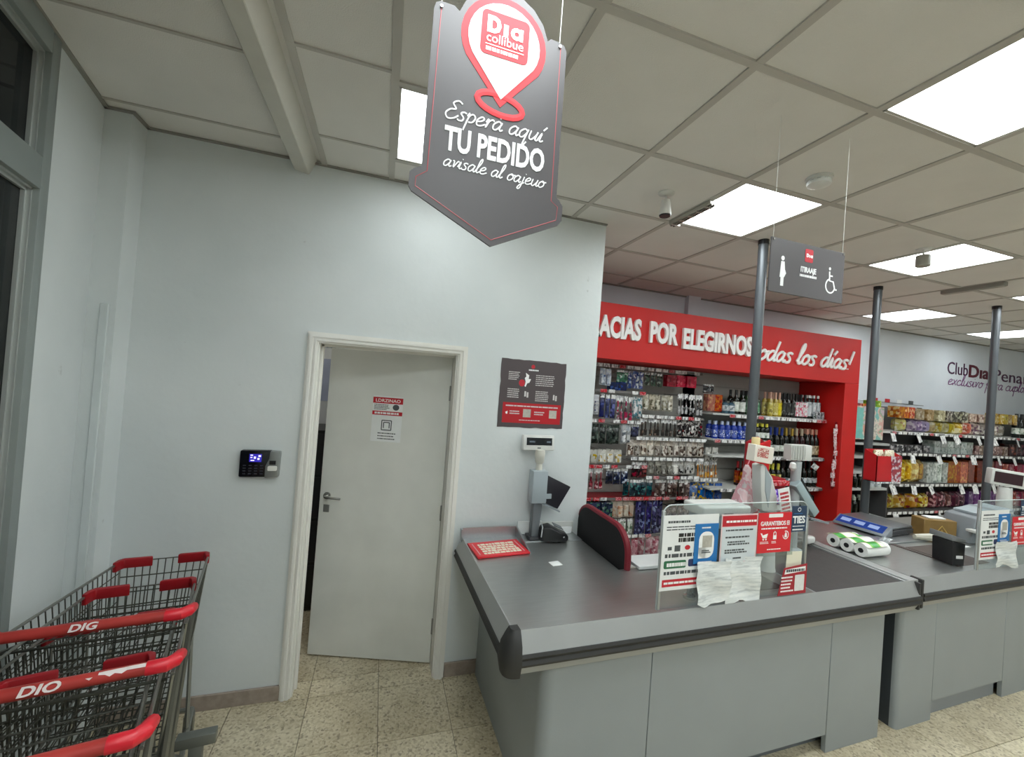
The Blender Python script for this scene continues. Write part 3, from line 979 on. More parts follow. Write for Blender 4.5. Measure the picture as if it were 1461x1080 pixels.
# cash register with its tall customer display, by the wall
t = thing('pos_terminal', 'till terminal with tall customer display standing against the white wall', 'till', (1.02, 2.53, tz + 0.007), 0.04)
MB().box(-0.045, -0.04, 0, 0.05, 0.05, 0.02).build('foot', CHAR, t, bevel=0.004)
MB().prism([(-0.028, 0.01), (0.02, 0.01), (0.035, 0.2), (0.035, 0.3), (-0.02, 0.3), (-0.028, 0.2)], -0.02, 0.03).build('stem', mat('stem_grey', '#6d7276', 0.4), t, bevel=0.006)
MB().box(-0.055, -0.045, 0.24, 0.05, 0.03, 0.45).build('housing', GREYP, t, bevel=0.006)
MB().lathe([(0.022, 0.45), (0.02, 0.49), (0.028, 0.5), (0.034, 0.56), (0.03, 0.58)], n=14).build('neck', mat('neck_cream', '#cfcdc2', 0.5), t, smooth=True)
pos_display(t, 0.575 - 0.065, 0.225, 0.1)
for c in t.children:
    if c.name.split('.')[0].startswith(('display', 'maker')): c.location = (0.0, -0.02, 0.065); c.rotation_euler = (-0.12, 0, 0)
MM = Matrix.Translation((0.05, 0.0, 0.42)) @ Matrix.Rotation(math.radians(24), 4, 'Y')
mb = MB().box(0.0, -0.16, -0.2, 0.22, -0.135, 0.0, MM)
mb = MB()
mb.prism([(0.0, 0.0), (0.0, -0.17), (0.195, -0.17), (0.215, 0.0)], 0.0, 0.035, M=MM)
mb.build('monitor', mat('monitor_black', '#26242a', 0.4), t, bevel=0.005)
mb = MB().prism([(-0.01, -0.172), (-0.01, -0.182), (0.20, -0.182), (0.20, -0.172)], -0.03, 0.06, M=MM)
mb.build('monitor_shelf', mat('shelf_clear', '#8d959a', 0.3), t)
MB().box(0.06, -0.012, 0.26, 0.10, 0.004, 0.29).build('monitor_tag', GREYP, t)
mb = MB().tube([(0.0, 0.035, 0.3), (0.03, 0.05, 0.2), (0.01, 0.06, 0.1), (0.05, 0.06, 0.02), (0.12, 0.05, 0.01)], 0.006, 6)
mb.build('cable', BLACK, t, smooth=True)
# card reader wrapped in film beside it
t = thing('card_terminal', 'black card terminal wrapped in clear film at the foot of the till display', 'card terminal', (1.13, 2.50, tz + 0.007), -0.15)
mb = MB()
vs = []
for (x, w, z0, z1) in ((-0.09, .03, .0, .05), (-0.07, .05, 0, .085), (-0.02, .058, 0, .095), (0.05, .055, 0, .06), (0.095, .045, 0, .045), (0.11, .03, .005, .03)):
    vs += [(x, -w, z0), (x, w, z0), (x, w * .85, z1), (x, -w * .85, z1)]
fs = [(0, 1, 2, 3), (23, 22, 21, 20)]
for j in range(5):
    for i in range(4):
        l = (i + 1) % 4
        fs.append((j * 4 + i, j * 4 + l, (j + 1) * 4 + l, (j + 1) * 4 + i))
mb.add(vs, fs).build('body', BLACK, t, bevel=0.01, seg=3)
mb = MB()
r = random.Random(9)
for k in range(4):
    mb.tube([(-0.08 + 0.05 * k, -0.05, 0.03), (-0.07 + 0.05 * k, -0.03, 0.088 - 0.016 * k), (-0.065 + 0.052 * k, 0.03, 0.09 - 0.015 * k), (-0.08 + 0.05 * k, 0.055, 0.02)], 0.004, 5)
mb.build('film_fold', mat('film_glint', '#b9bdc0', 0.15), t, smooth=True)
MB().box(-0.02, -0.035, 0.093, 0.045, 0.035, 0.097, Matrix.Rotation(0.38, 4, 'Y') @ Matrix.Translation((-0.01, 0, 0.0))).build('screen', mat('terminal_screen', '#30343a', 0.15), t)
t = thing('document_tray', 'white papers stacked on the ledge behind the card terminal', 'papers', (1.1, 2.585, tz + 0.007), 0.0)
for k, (x0, x1, h, y) in enumerate(((-0.17, 0.0, 0.085, 0.02), (0.0, 0.24, 0.075, 0.025), (0.02, 0.22, 0.045, -0.0))):
    MB().box(x0, y, 0, x1, y + 0.012, h).build('paper_sheet', [PAPER, BEIGEP, PAPER][k], t, bevel=0.002, seg=1)

# office chair at the till
t = thing('office_chair', 'black office chair back with dark red rim behind the steel counter', 'chair', (1.72, 2.42, 0), 0.0)
bk = MB()
prof = rrect(-0.30, 0.56, 0.30, 1.10, 0.14, 6)
bk.prism(prof, 0, 0.035, 'yz')
o = bk.build('backrest', mat('chair_fabric', '#151315', 0.8, var=0.2, scale=120), t, bevel=0.008, loc=(-0.335, -0.08, 0))
rm = MB().tube([(0.02, y, z) for y, z in rrect(-0.303, 0.557, 0.303, 1.103, 0.142, 8)], 0.019, 8, closed=True)
rm.build('red_rim', mat('rim_red', '#7d1626', 0.5, var=0.1), o, smooth=True)
MB().prism(rrect(-0.22, -0.24, 0.24, 0.24, 0.1, 5), 0.47, 0.54, 'xy').build('seat', MATS['chair_fabric'], t, bevel=0.015)
MB().tube([(-0.30, 0, 0.78), (-0.27, 0, 0.56), (-0.18, 0, 0.46), (0, 0, 0.45)], 0.022, 8).build('back_bar', BLACK, t, smooth=True)
MB().lathe([(0.03, 0.1), (0.03, 0.3), (0.022, 0.3), (0.022, 0.47)], n=12).build('gas_post', CHAR, t, smooth=True)
for k in range(5):
    a = 2 * PI * k / 5 + 0.3
    c, s = math.cos(a), math.sin(a)
    lg = MB().tube([(0, 0, 0.12), (c * 0.14, s * 0.14, 0.1), (c * 0.26, s * 0.26, 0.07)], [0.025, 0.02, 0.014], 6).build('leg', BLACK, t, smooth=True)
    MB().tube([(c * 0.26 - s * 0.02, s * 0.26 + c * 0.02, 0.03), (c * 0.26 + s * 0.02, s * 0.26 - c * 0.02, 0.03)], 0.03, 10).build('caster', CHAR, lg)

tag(MB().box(0, 0, 0, 0.34, 0.15, 0.02).build('white_board', mat('white_laminate', '#e3e5e4', 0.4), bevel=0.004, loc=(1.47, 2.03 - 0.015, tz + 0.002), rot=(0, 0, 0.02)),
    'plain white board lying at the cashier side next to the chair', 'board')

# ------------------------------------------------------------------ acrylic guards and their posters
def guard(x0, y, w, h, label, zb=0.905):
    t = thing('acrylic_guard', label, 'screen', (x0, y, zb), RZ1, 'acrylic checkout screens')
    pts = [(0, 0), (w, 0)] + [(w - 0.05 + 0.05 * math.cos(a), h - 0.05 + 0.05 * math.sin(a)) for a in [PI / 2 * k / 6 for k in range(7)]] \
        + [(0.05 + 0.05 * math.cos(a), h - 0.05 + 0.05 * math.sin(a)) for a in [PI / 2 + PI / 2 * k / 6 for k in range(7)]]
    MB().prism(pts, 0, 0.005).build('sheet', GLASS, t)
    edge = MB().tube([(x, 0.0025, z) for x, z in pts[1:] + [pts[0]]], 0.0028, 6)
    edge.build('sheet_edge', mat('acrylic_edge', '#c9d4d4', 0.25), t, smooth=True)
    for x in (0.006, w - 0.006):
        MB().box(x - 0.008, -0.006, 0.0, x + 0.008, 0.011, 0.46 if x < 0.1 else 0.40).build('post', mat('guard_post', '#a9adad', 0.3, 0.6), t, bevel=0.003, seg=1)
    return t
def poster_payment(x, z, w, h, y, where):
    t = thing('payment_poster', 'payment methods poster ' + where, 'poster', (x, y, z), RZ1)
    card(0, 0, w, h).build('sheet', PAPER, t)
    yy = -0.0008
    words(MB(), w * .08, w * .5, h * .88, h * .94, 1, yy, .5, 2).build('heading', INK, t)
    words(MB(), w * .06, w * .85, h * .79, h * .86, 2, yy, .4, 3).build('small_print', INK, t)
    mb = words(MB(), w * .28, w * .95, h * .70, h * .76, 1, yy, .8, 7)
    words(mb, w * .28, w * .75, h * .63, h * .70, 1, yy, .8, 8).build('bold_print', BLACK, t)
    mb = MB()
    for k, (a, b) in enumerate(((.10, .17), (.22, .32), (.62, .82))):
        mb.box(w * a, yy - .0006, h * .535 - h * .02 * (k > 0), w * b, yy, h * .58 + h * .015 * (k > 0))
    mb.build('card_mark', INK, t)
    MB().prism([(w * .45 + w * .05 * math.cos(a * PI / 5), h * .56 + h * .033 * math.sin(a * PI / 5)) for a in range(10)], yy - .0006, yy).build('round_mark', REDI, t)
    words(MB(), w * .06, w * .98, h * .43, h * .49, 1, yy, .8, 21).build('bold_print', INK, t)
    card(w * .05, h * .29, w * .44, h * .395, yy, .0007, .008).build('green_mark', GREENI, t)
    card(w * .48, h * .30, w * .72, h * .40, yy, .0007, .008).build('navy_mark', NAVYI, t)
    words(MB(), w * .1, w * .46, h * .31, h * .37, 1, yy - .0007, .8, 12).build('mark_print', WHITE, t)
    words(MB(), w * .06, w * .75, h * .2, h * .26, 1, yy, .7, 31).build('bold_print', INK, t)
    card(w * .04, h * .05, w * .72, h * .145, yy, .0007).build('red_bar', REDI, t)
    words(MB(), w * .07, w * .78, h * .08, h * .115, 1, yy - .0007, .8, 33).build('bar_print', WHITE, t)
    return t
def poster_blue(x, z, w, h, y, where):
    t = thing('wallet_poster', 'blue wallet card with white shape ' + where, 'poster', (x, y, z), RZ1)
    card(0, 0, w, h).build('sheet', BLUEI, t)
    card(w * .19, h * .13, w * .83, h * .8, -.0008, .0006, w * .27).build('white_shape', WHITE, t)
    card(w * .19, h * .13, w * .5, h * .4, -.0008, .0006).build('white_shape', WHITE, t)
    card(w * .33, h * .40, w * .74, h * .70, -.0015, .0004).build('code_blank', mat('blank_grey', '#b5b1a6', 0.6, var=0.1, scale=60), t)
    words(MB(), w * .32, w * .76, h * .25, h * .34, 2, -.0015, .6, 4).build('small_print', INK, t)
    words(MB(), w * .28, w * .8, h * .87, h * .93, 1, -.0008, .6, 5).build('small_print', WHITE, t)
    words(MB(), w * .2, w * .85, h * .02, h * .06, 1, -.0008, .6, 6).build('small_print', WHITE, t)
    return t
def poster_red(x, z, w, h, y, where):
    t = thing('promo_poster', 'red poster with white icons ' + where, 'poster', (x, y, z), RZ1)
    MB().box(-.012, 0, -.02, w + .02, .0015, h + .01).build('pocket', GLASS, t)
    card(0, 0, w, h).build('sheet', mat('poster_red', '#d8202e', 0.45), t)
    card(w * .3, h * .88, w * .72, h * .97, -.0008, .0006, .003).build('white_label', WHITE, t)
    text('GARANTEBOS EI', h * .15, WHITE, t, (w * .5, -.0016, h * .68), bold=.02, align='CENTER', fit=w * .86)
    words(MB(), w * .1, w * 1.05, h * .58, h * .63, 1, -.0008, .7, 41).build('small_print', WHITE, t)
    mb = MB()                                  # trolley
    mb.prism([(w * .08, h * .5), (w * .13, h * .49), (w * .15, h * .44), (w * .30, h * .48), (w * .27, h * .37), (w * .15, h * .37)], -.0014, -.0008)
    for cx in (.17, .25): mb.prism([(w * cx + w * .022 * math.cos(a * PI / 4), h * .335 + h * .024 * math.sin(a * PI / 4)) for a in range(8)], -.0014, -.0008)
    mb.build('trolley_icon', WHITE, t)
    mb = MB().box(w * .46, -.0014, h * .33, w * .56, -.0008, h * .43)      # padlock
    mb.tube([(w * .475, -.001, h * .43), (w * .475, -.001, h * .49), (w * .51, -.001, h * .52), (w * .545, -.001, h * .49), (w * .545, -.001, h * .43)], w * .012, 5, flat=.2)
    mb.build('padlock_icon', WHITE, t)
    mb = MB().tube([(w * .84 + w * .085 * math.cos(a * PI / 8), -.001, h * .42 + h * .1 * math.sin(a * PI / 8)) for a in range(-8, 6)], w * .01, 5, flat=.2)
    mb.prism([(w * .80, h * .36), (w * .88, h * .36), (w * .87, h * .45), (w * .84, h * .5), (w * .81, h * .45)], -.0014, -.0008)
    mb.build('hand_icon', WHITE, t)
    words(MB(), w * .08, w * .34, h * .22, h * .29, 2, -.0008, .4, 43).build('small_print', WHITE, t)
    words(MB(), w * .42, w * .62, h * .22, h * .29, 2, -.0008, .4, 44).build('small_print', WHITE, t)
    words(MB(), w * .3, w * .85, h * .06, h * .1, 1, -.0008, .6, 45).build('small_print', WHITE, t)
    return t
def poster_navy(x, z, w, h, y, where):
    t = thing('navy_card', 'small navy card ' + where, 'poster', (x, y, z), RZ1)
    card(0, 0, w, h).build('sheet', mat('navy_card', '#1f3a57', 0.45), t)
    text('TIES', h * .38, WHITE, t, (w * .5, -.0016, h * .34), bold=.03, align='CENTER', fit=w * .82)
    words(MB(), w * .1, w * .95, h * .18, h * .25, 1, -.0008, .4, 3).build('small_print', WHITE, t)
    words(MB(), w * .1, w * .95, h * .04, h * .12, 1, -.0008, .6, 4).build('small_print', WHITE, t)
    words(MB(), w * .15, w * .95, h * .68, h * .73, 1, -.0008, .4, 5).build('small_print', BLUEI, t)
    MB().tube([(w * .5 + w * .1 * math.cos(a * PI / 5), -.001, h * .86 + h * .07 * math.sin(a * PI / 5)) for a in range(10)], w * .015, 5, closed=True, flat=.2).build('emblem', WHITE, t)
    return t
def crumpled(x, z, w, h, y, label, seed, rough_edge=True, n=9):
    """receipt paper taped up, buckled and torn along the bottom"""
    r = random.Random(seed)
    ph = [r.uniform(0, 6) for _ in range(6)]
    vs = []; fs = []
    for j in range(n + 1):
        for i in range(n + 1):
            u, v = i / n, j / n
            d = .006 * math.sin(5 * u + ph[0] + 2 * v) + .005 * math.sin(9 * v + ph[1] + 3 * u) + .002 * math.sin(17 * u + 13 * v + ph[2])
            dx = .006 * math.sin(6 * v + ph[3]) * (1 if i in (0, n) else .4)
            dz = (.012 * math.sin(4 * u + ph[4]) + .006 * math.sin(11 * u + ph[5])) * (1 - v)
            vs.append((u * w + dx, -.012 - d, v * h + dz))
    m = n + 1
    k = len(vs)
    vs += [(p[0], p[1] + .0006, p[2]) for p in vs]
    for j in range(n):
        for i in range(n):
            a = j * m + i
            fs.append((a, a + 1, a + m + 1, a + m)); fs.append((k + a, k + a + m, k + a + m + 1, k + a + 1))
    bd = [i for i in range(m)] + [j * m + n for j in range(1, m)] + [n * m + i for i in range(n - 1, -1, -1)] + [j * m for j in range(n - 1, 0, -1)]
    for a, b in zip(bd, bd[1:] + bd[:1]): fs.append((a, k + a, k + b, b))
    mb = MB().add(vs, fs)
    return tag(mb.build('receipt_paper', printed('receipt_' + str(seed % 2), ['#e8ebe9', '#dfe3e2', '#d6dbda', '#c3c8c8'], 40, .7, (0.25, 1, 2.2)), smooth=True, loc=(x, y, z), rot=(0, 0, RZ1)), label, 'paper')

GY1 = 1.612
def gy(x): return GY1 + (x - 1.3) * math.tan(RZ1)
guard(1.285, gy(1.285), 0.945, 0.485, 'clear acrylic screen covered in notices on the counter beside the white door')
poster_payment(1.285, 0.995, 0.325, 0.35, gy(1.285) - .008, 'on the screen of the counter by the white door')
poster_blue(1.468, 1.11, 0.142, 0.19, gy(1.468) - .0105, 'on the screen of the counter by the white door')
t = thing('house_rules_notice', 'framed grey-white notice with a red header between payment poster and red poster', 'poster', (1.628, gy(1.628) - .008, 1.1), RZ1)
card(0, 0, .235, .24).build('sheet', mat('notice_edge', '#dfc8c8', 0.5), t)
card(.008, .008, .227, .175, -.0008).build('text_sheet', mat('notice_grey', '#ced6da', 0.6), t)
card(.006, .18, .229, .232, -.0008).build('red_header', REDI, t)
words(MB(), .03, .24, .195, .212, 1, -.0016, .6, 2).build('header_print', WHITE, t)
for a_ in ((.03, .22, .155, .166, 1), (.03, .21, .12, .132, 1), (.045, .20, .085, .108, 2), (.03, .21, .045, .068, 2), (.085, .15, .016, .028, 1)):
    words(MB(), *a_, -.0016, .65, int(a_[3] * 1000)).build('notice_line', INK, t)
poster_red(1.868, 1.135, .232, .205, gy(1.868) - .008, 'on the screen of the counter by the white door')
poster_navy(2.098, 1.235, .108, .135, gy(2.098) - .008, 'on the screen of the counter by the white door')
crumpled(1.66, .90, .235, .225, gy(1.66) - .004, 'large plain receipt sheet hanging low on the acrylic screen', 4)
crumpled(1.485, .925, .2, .195, gy(1.485) - .016, 'torn crumpled receipt taped over the larger plain sheet', 7)
tag(MB().box(0, 0, 0, .11, .001, .1).build('cream_note', CREAM, loc=(2.085, gy(2.085) - .004, 1.03), rot=(0, 0.03, RZ1)), 'blank cream note taped above the dark red sign', 'paper')
t = thing('counter_sign', 'dark red slanted card with white header standing at the foot of the screen', 'sign', (2.02, gy(2.02) - .02, .912), RZ1)
MB().prism([(0, 0), (.2, 0), (.2, .155), (.035, .14)], 0, .002).build('card', mat('sign_red_dark', '#a5182c', 0.45), t)
MB().prism([(.038, .108), (.188, .118), (.188, .142), (.044, .132)], -.0008, 0).build('white_header', WHITE, t)
words(MB(), .05, .195, .114, .136, 1, -.0008, .6, 15).build('header_print', INK, t)
words(MB(), .018, .11, .012, .1, 5, 0, .45, 8).build('small_print', WHITE, t)
card(.115, .016, .183, .1, 0, .0008, .004).build('code_blank', mat('blank_white', '#dedfdd', 0.6, var=0.05, scale=50), t)

# bits standing behind the first screen
t = thing('receipt_printer', 'white-topped receipt printer behind the notices of the acrylic screen', 'printer', (1.85, 1.86, tz), 0.0)
MB().box(-.1, -.08, 0, .1, .09, .30).build('pedestal', CHAR, t, bevel=.006)
MB().box(-.165, -.07, .37, .165, .09, .425).build('top_cover', BEIGEP, t, bevel=.012, seg=3)
MB().box(-.13, -.06, .30, .13, .085, .37).build('body', GREYP, t, bevel=.008)
MB().box(-.03, -.066, .382, .035, -.072, .39).build('slot', BLACK, t)
t = thing('barcode_scanner', 'steel hand scanner resting in a holder at the left of the hung receipts', 'scanner', (1.545, 1.70, tz + .002), 0.3)
MB().lathe([(.03, 0), (.03, .015), (.012, .02), (.012, .07), (.024, .08), (.03, .12)], n=12).build('holder', CHROME, t, smooth=True)
MB().box(-.05, -.025, .06, .02, .02, .09).build('scan_head', GREYP, t, bevel=.006)

# ------------------------------------------------------------------ steel poles with red snack bins
SNACKS = [('#d9c9a0', '#e8d9b0', '#b98c4a'), ('#5b3fa0', '#7a5ac0', '#c23a6a'), ('#e0b020', '#f0d060', '#b03020'), ('#c03040', '#e0a0a8', '#802030')]
def pole(x, y, label, zb=0.0):
    t = thing('steel_pole', label, 'pole', (x, y, 0), 0, 'steel poles behind the checkouts')
    MB().lathe([(.033, 0.02), (.033, CZ - .012)], n=16).build('shaft', POLE, t, smooth=True)
    MB().lathe([(.06, 0), (.06, .02)], n=16).build('base_plate', CHAR, t)
    MB().lathe([(.036, CZ - .035), (.036, CZ - .001)], n=16).build('top_collar', BLACK, t)
pole(2.575, 2.34, 'dark grey steel pole rising behind the notice-covered screen')
pole(4.43, 2.72, 'dark grey steel pole rising behind the weighing scale and red bin')
pole(6.03, 2.60, 'dark grey steel pole in front of the purple club lettering')
def bin_(x, y, z, w, h, label, rz=0.0, d=.16):
    t = thing('snack_bin', label, 'bin', (x, y, z), rz)
    mb = MB()
    mb.prism([(0, 0), (w, 0), (w, h), (0, h)], 0, .006)
    mb.box(0, d, 0, w, d + .006, h + .05)
    mb.prism([(0, 0), (d, 0), (d, h + .05), (0, h)], 0, .006, 'yz'); mb.prism([(0, 0), (d, 0), (d, h + .05), (0, h)], w - .006, w, 'yz')
    mb.box(0, 0, 0, w, d, .006)
    mb.build('box', mat('bin_red', '#c3141c', 0.4), t)
    MB().prism([(w * .62, 0), (w, 0), (w, h), (w * .55, h)], -.002, 0).build('side_print', printed('bin_print', ['#a02030', '#7d2a44', '#b99aa8', '#d8c8cc'], 20, blocks=True), t)
    MB().box(0, .0, -.014, w, .006, 0).build('price_rail', TAG, t)
    return t
def bag(x, y, z, w, h, d, m, label, group=None, rz=0.0, cat='bag', name='snack_bag', tilt=0.0):
    key = ('bag', m.name, round(w, 3), round(h, 3))
    if key not in TCACHE:
        TCACHE[key] = MB().pillow(w, h, d).mesh(name, m, smooth=True)
    o = link(name, TCACHE[key], None, (x, y, z), (tilt, 0, rz))
    return tag(o, label, cat, group)
# red bin column on the first pole
t = thing('snack_stand', 'tall red snack stand fixed to the first pole behind the screen', 'display stand', (2.42, 2.16, .0), 0.0)
MB().box(.10, .1, 1.0, .2, .146, 1.35).build('pole_bracket', CHAR, t)
MB().prism([(-.09, 1.62), (-.10, 1.25), (-.03, .95), (.02, .95), (.02, 1.66)], -.1, -.085).build('left_panel', mat('bin_red', '#c3141c', 0.4), t)
MB().box(.02, -.06, .95, .22, .1, 1.4).build('body', REDD, t)
MB().prism([(.02, 1.40), (.22, 1.40), (.22, 1.6), (.12, 1.66), (.02, 1.62)], .08, .095).build('header', REDD, t)
MB().box(.02, -.066, 1.19, .22, -.06, 1.225).build('price_rail', TAG, t)
MB().box(.02, -.09, 1.36, .22, -.06, 1.39).build('price_rail', TAGR, t)
for k in range(3):
    bag(2.475 + k * .07, 2.085 - .002, 1.235, .075, .1, .03, printed('snack_violet', ['#4a2a9a', '#6a49b5', '#d6c6e8', '#c23a5a'], 40), 'violet snack sachet on the red stand behind the screen', 'violet sachets on the red stand')
for k in range(3):
    bag(2.475 + k * .07, 2.085 - .002, 1.085, .075, .09, .03, printed('snack_peach', ['#d48a6a', '#e0a888', '#f0ddd0', '#a04a3a'], 40), 'peach coloured snack sachet low on the red stand', 'peach sachets on the red stand')
o = MB().lathe([(.024, 0), (.024, .075), (.02, .08)], n=14).build('cream_jar', mat('jar_cream', '#d9c48e', 0.45), smooth=True, loc=(2.25, 2.10, 1.575))
# small bag of pink carrier bags hanging on the left of the stand
mb = MB()
pr = [(.012, .30), (.03, .27), (.028, .22), (.055, .15), (.075, .08), (.085, .02), (.05, 0.0)]
n = 16; vs = []; fs = []
for j, (r_, z) in enumerate(pr):
    for i in range(n):
        a = 2 * PI * i / n
        rr = r_ * (1 + .22 * math.sin(a * 4 + j) + .12 * math.sin(a * 7 + 2 * j))
        vs.append((rr * math.cos(a), rr * math.sin(a) * .6, z))
for j in range(len(pr) - 1):
    for i in range(n):
        l = (i + 1) % n
        fs.append((j * n + i, (j + 1) * n + i, (j + 1) * n + l, j * n + l))
fs.append(tuple(reversed(range(n)))); fs.append(tuple(range((len(pr) - 1) * n, len(pr) * n)))
mb.add(vs, fs)
t = thing('carrier_bags', 'bunch of thin pink and white plastic bags hanging by the red stand', 'plastic bag', (2.245, 2.05, 1.2))
mb.build('bag_body', printed('pink_film', ['#e6c9cb', '#ead9da', '#d9a9b0', '#c9c4c2'], 16, .3), t, smooth=True)
MB().tube([(0, 0, .29), (.03, 0, .36), (.05, 0.02, .4)], .004, 6).build('bag_tie', mat('tie_pink', '#d98a96', .4), t)
MB().tube([(.05, .02, .40), (.11, .02, .40)], .004, 6).build('hook', CHROME, t)
o.location = (2.268, 2.02, 1.60)
tag(o, 'small cream cylinder on top of the red panel beside the white box', 'jar')
# white till display seen from behind with a boxed pack on top
t = thing('till_display', 'white till display column seen from behind with a paper box on top', 'till', (2.30, 1.93, tz), -.1)
MB().lathe([(.06, 0), (.055, .02), (.045, .25), (.05, .34)], n=16).build('column', BEIGEP, t, smooth=True)
MB().prism([(-.07, .36), (.04, .34), (.03, .45), (-.01, .56), (-.075, .64), (-.10, .63), (-.09, .5)], -.03, .045).build('head', BEIGEP, t, bevel=.008)
MB().prism([(-.07, .63), (-.06, .48), (-.03, .38), (-.02, .55)], -.034, -.03).build('shade_plate', GREYP, t)
mb = MB().box(0, 0, 0, .14, .06, .1, Matrix.Rotation(.12, 4, 'Y'))
o = thing('print_box', 'white paper box with red print set on top of the till display', 'box', (2.115, 1.89, 1.553), -.05)
mb.build('carton', mat('box_white', '#e9e2d6', .6), o, bevel=.003, seg=1)
MB().box(.02, -.001, .03, .1, 0, .085, Matrix.Rotation(.12, 4, 'Y')).build('red_print', printed('box_print', ['#c88a84', '#b86a62', '#e6d8cc', '#a84a44'], 50), o)
t = thing('leaning_notice', 'white and red printed card leaning against the till display column', 'card', (2.365, 1.86, tz + .31), -.1, rot=(0, -.22, -.1))
MB().box(-.03, 0, -.0, .05, .002, .2).build('sheet', PAPER, t)
words(MB(), -.02, .05, .02, .18, 7, 0, .6, 3).build('red_print', REDI, t)
MB().box(-.01, -.01, -.31, .0, .0, .0).build('stand', GREYP, t)
# second till with tilted monitor
t = thing('pos_terminal', 'till with tilted grey monitor standing before the red alcove wall', 'till', (2.78, 2.14, tz), 0)
MB().lathe([(.07, 0), (.07, .015), (.035, .03), (.03, .45), (.032, .62)], n=16).build('column', mat('column_grey', '#aab0b2', .4), t, smooth=True)
MB().box(-.085, -.025, .63, .04, .035, .735).build('display_back', mat('ribbed_grey', '#b9bbb6', .5), t, bevel=.003, seg=1)
for k in range(5): MB().box(-.078 + k * .024, -.031, .635, -.066 + k * .024, -.025, .73).build('rib', MATS['ribbed_grey'], t)
MB().box(.04, -.03, .63, .10, .035, .735).build('display_end', BEIGEP, t, bevel=.004)
MM = Matrix.Translation((-.04, -.02, .47)) @ Matrix.Rotation(math.radians(48), 4, 'Y')
MB().box(0, -.03, -.02, .29, .03, .04, MM).build('monitor_bezel', mat('bezel_teal_grey', '#9fb0b4', .35), t, bevel=.006)
MB().prism([(0.0, -.03), (.27, -.03), (.25, .1), (.06, .11)], .035, .07, M=MM).build('monitor_screen', mat('monitor_dark', '#24282c', .2), t)
MB().box(.10, -.02, .24, .28, .05, .252, Matrix.Rotation(.2, 4, 'Y')).build('monitor_shelf', mat('shelf_clear', '#8d959a', 0.3), t)
MB().lathe([(.006, .65), (.018, .64), (.022, .61), (.008, .59)], (-.07, -.03, -.03), n=12).build('round_sensor', BEIGEP, t, smooth=True)
MB().prism([(-.11, .3), (-.03, .44), (-.03, .12), (-.07, .12)], .02, .06).build('monitor_back', CHAR, t)
tag(MB().box(0, 0, 0, .10, .05, .05).build('receipt_roll', BEIGEP, bevel=.015, seg=3, loc=(3.0, 2.18, tz + .012), rot=(0, 0, .2)), 'pale device end lying on the belt frame before the red wall', 'device')

# ------------------------------------------------------------------ things on the second counter
tz2 = TOPZ + .001
t = thing('paper_roll_pack', 'plastic pack of three white paper rolls with green wave print', 'paper rolls', (3.205, 1.925, tz2), math.radians(2))
R_ = .047
mesh_roll = None
for k in range(3):
    yy = R_ + k * (2 * R_ - .004)
    MM = Matrix.Translation((0, yy, R_ + .002)) @ Matrix.Rotation(PI / 2, 4, 'Y')
    ro = MB().lathe([(.015, .002), (.042, 0), (.046, .008), (.046, .24), (.042, .247), (.015, .245)], n=20, M=MM).build('roll', mat('tissue', '#e9eae6', .8, bump=.1), t, smooth=True)
    MB().lathe([(.016, -.001), (.016, .004)], n=16, M=MM).build('core_hole', DARKV, ro)
# film wrap follows the tops of the rolls
vs = []; fs = []; N = 24
prof = []
Ltot = 6 * R_ - .008
for i in range(N + 1):
    y = i / N * Ltot
    k = min(2, int(y / (2 * R_ - .004)))
    yc = R_ + k * (2 * R_ - .004)
    dz = math.sqrt(max(0, (R_ + .001) ** 2 - (y - yc) ** 2))
    prof.append((y, max(R_ + .002 + dz, 1.72 * R_)))
for x in (.0, .04, .09, .14, .2, .255, .29):
    for y, z in prof:
        kx = 1 if x < .21 else 1 - (x - .2) * 5.5
        vs.append((x + .002, (y - Ltot / 2) * max(.45, kx) + Ltot / 2, R_ + (z - R_ + .001) * max(.12, kx)))
m = N + 1
for j in range(6):
    for i in range(N):
        a = j * m + i
        fs.append((a, a + 1, a + m + 1, a + m))
wrapm, nt, b = newmat('green_wave_film')
tc = nt.nodes.new('ShaderNodeTexCoord'); wv = nt.nodes.new('ShaderNodeTexWave')
wv.inputs['Scale'].default_value = 1.9; wv.inputs['Distortion'].default_value = 4; wv.inputs['Detail'].default_value = 2; wv.inputs['Detail Scale'].default_value = 2
cr = nt.nodes.new('ShaderNodeValToRGB'); cr.color_ramp.interpolation = 'CONSTANT'
el = cr.color_ramp.elements
el[0].color = rgb('#eef1e6') + (1,); el[1].position = .55; el[1].color = rgb('#57b033') + (1,)
e = el.new(.8); e.color = rgb('#2f9a3a') + (1,)
e = el.new(.3); e.color = rgb('#ece6c4') + (1,)
nt.links.new(tc.outputs['Object'], wv.inputs['Vector']); nt.links.new(wv.outputs['Fac'], cr.inputs['Fac']); nt.links.new(cr.outputs['Color'], b.inputs['Base Color'])
b.inputs['Roughness'].default_value = .25
MB().add(vs, fs).build('wrap', wrapm, t, smooth=True)
mb = MB().pillow(.06, .16, .03)
mb.build('wrap_end', clear('wrap_clear', '#e6ecec', .2), t, smooth=True, loc=(.315, Ltot / 2, R_ - .02), rot=(PI / 2 - .3, 0, PI / 2))
t = thing('weighing_scale', 'flat dark grey weighing scale with a blue front display strip', 'scale', (4.06, 2.43, tz2), math.radians(-84))
MB().box(-.19, -.10, .015, .19, .22, .06).build('body', CHAR, t, bevel=.01)
MB().box(-.185, -.09, .064, .185, .21, .08).build('pan', mat('pan_grey', '#6d7073', .35, .4), t, bevel=.006)
MB().prism([(-.10, .012), (-.20, .012), (-.195, .026), (-.10, .085)], -.19, .19, 'yz').build('display_housing', mat('scale_housing', '#767c82', .4), t, bevel=.003, seg=1)
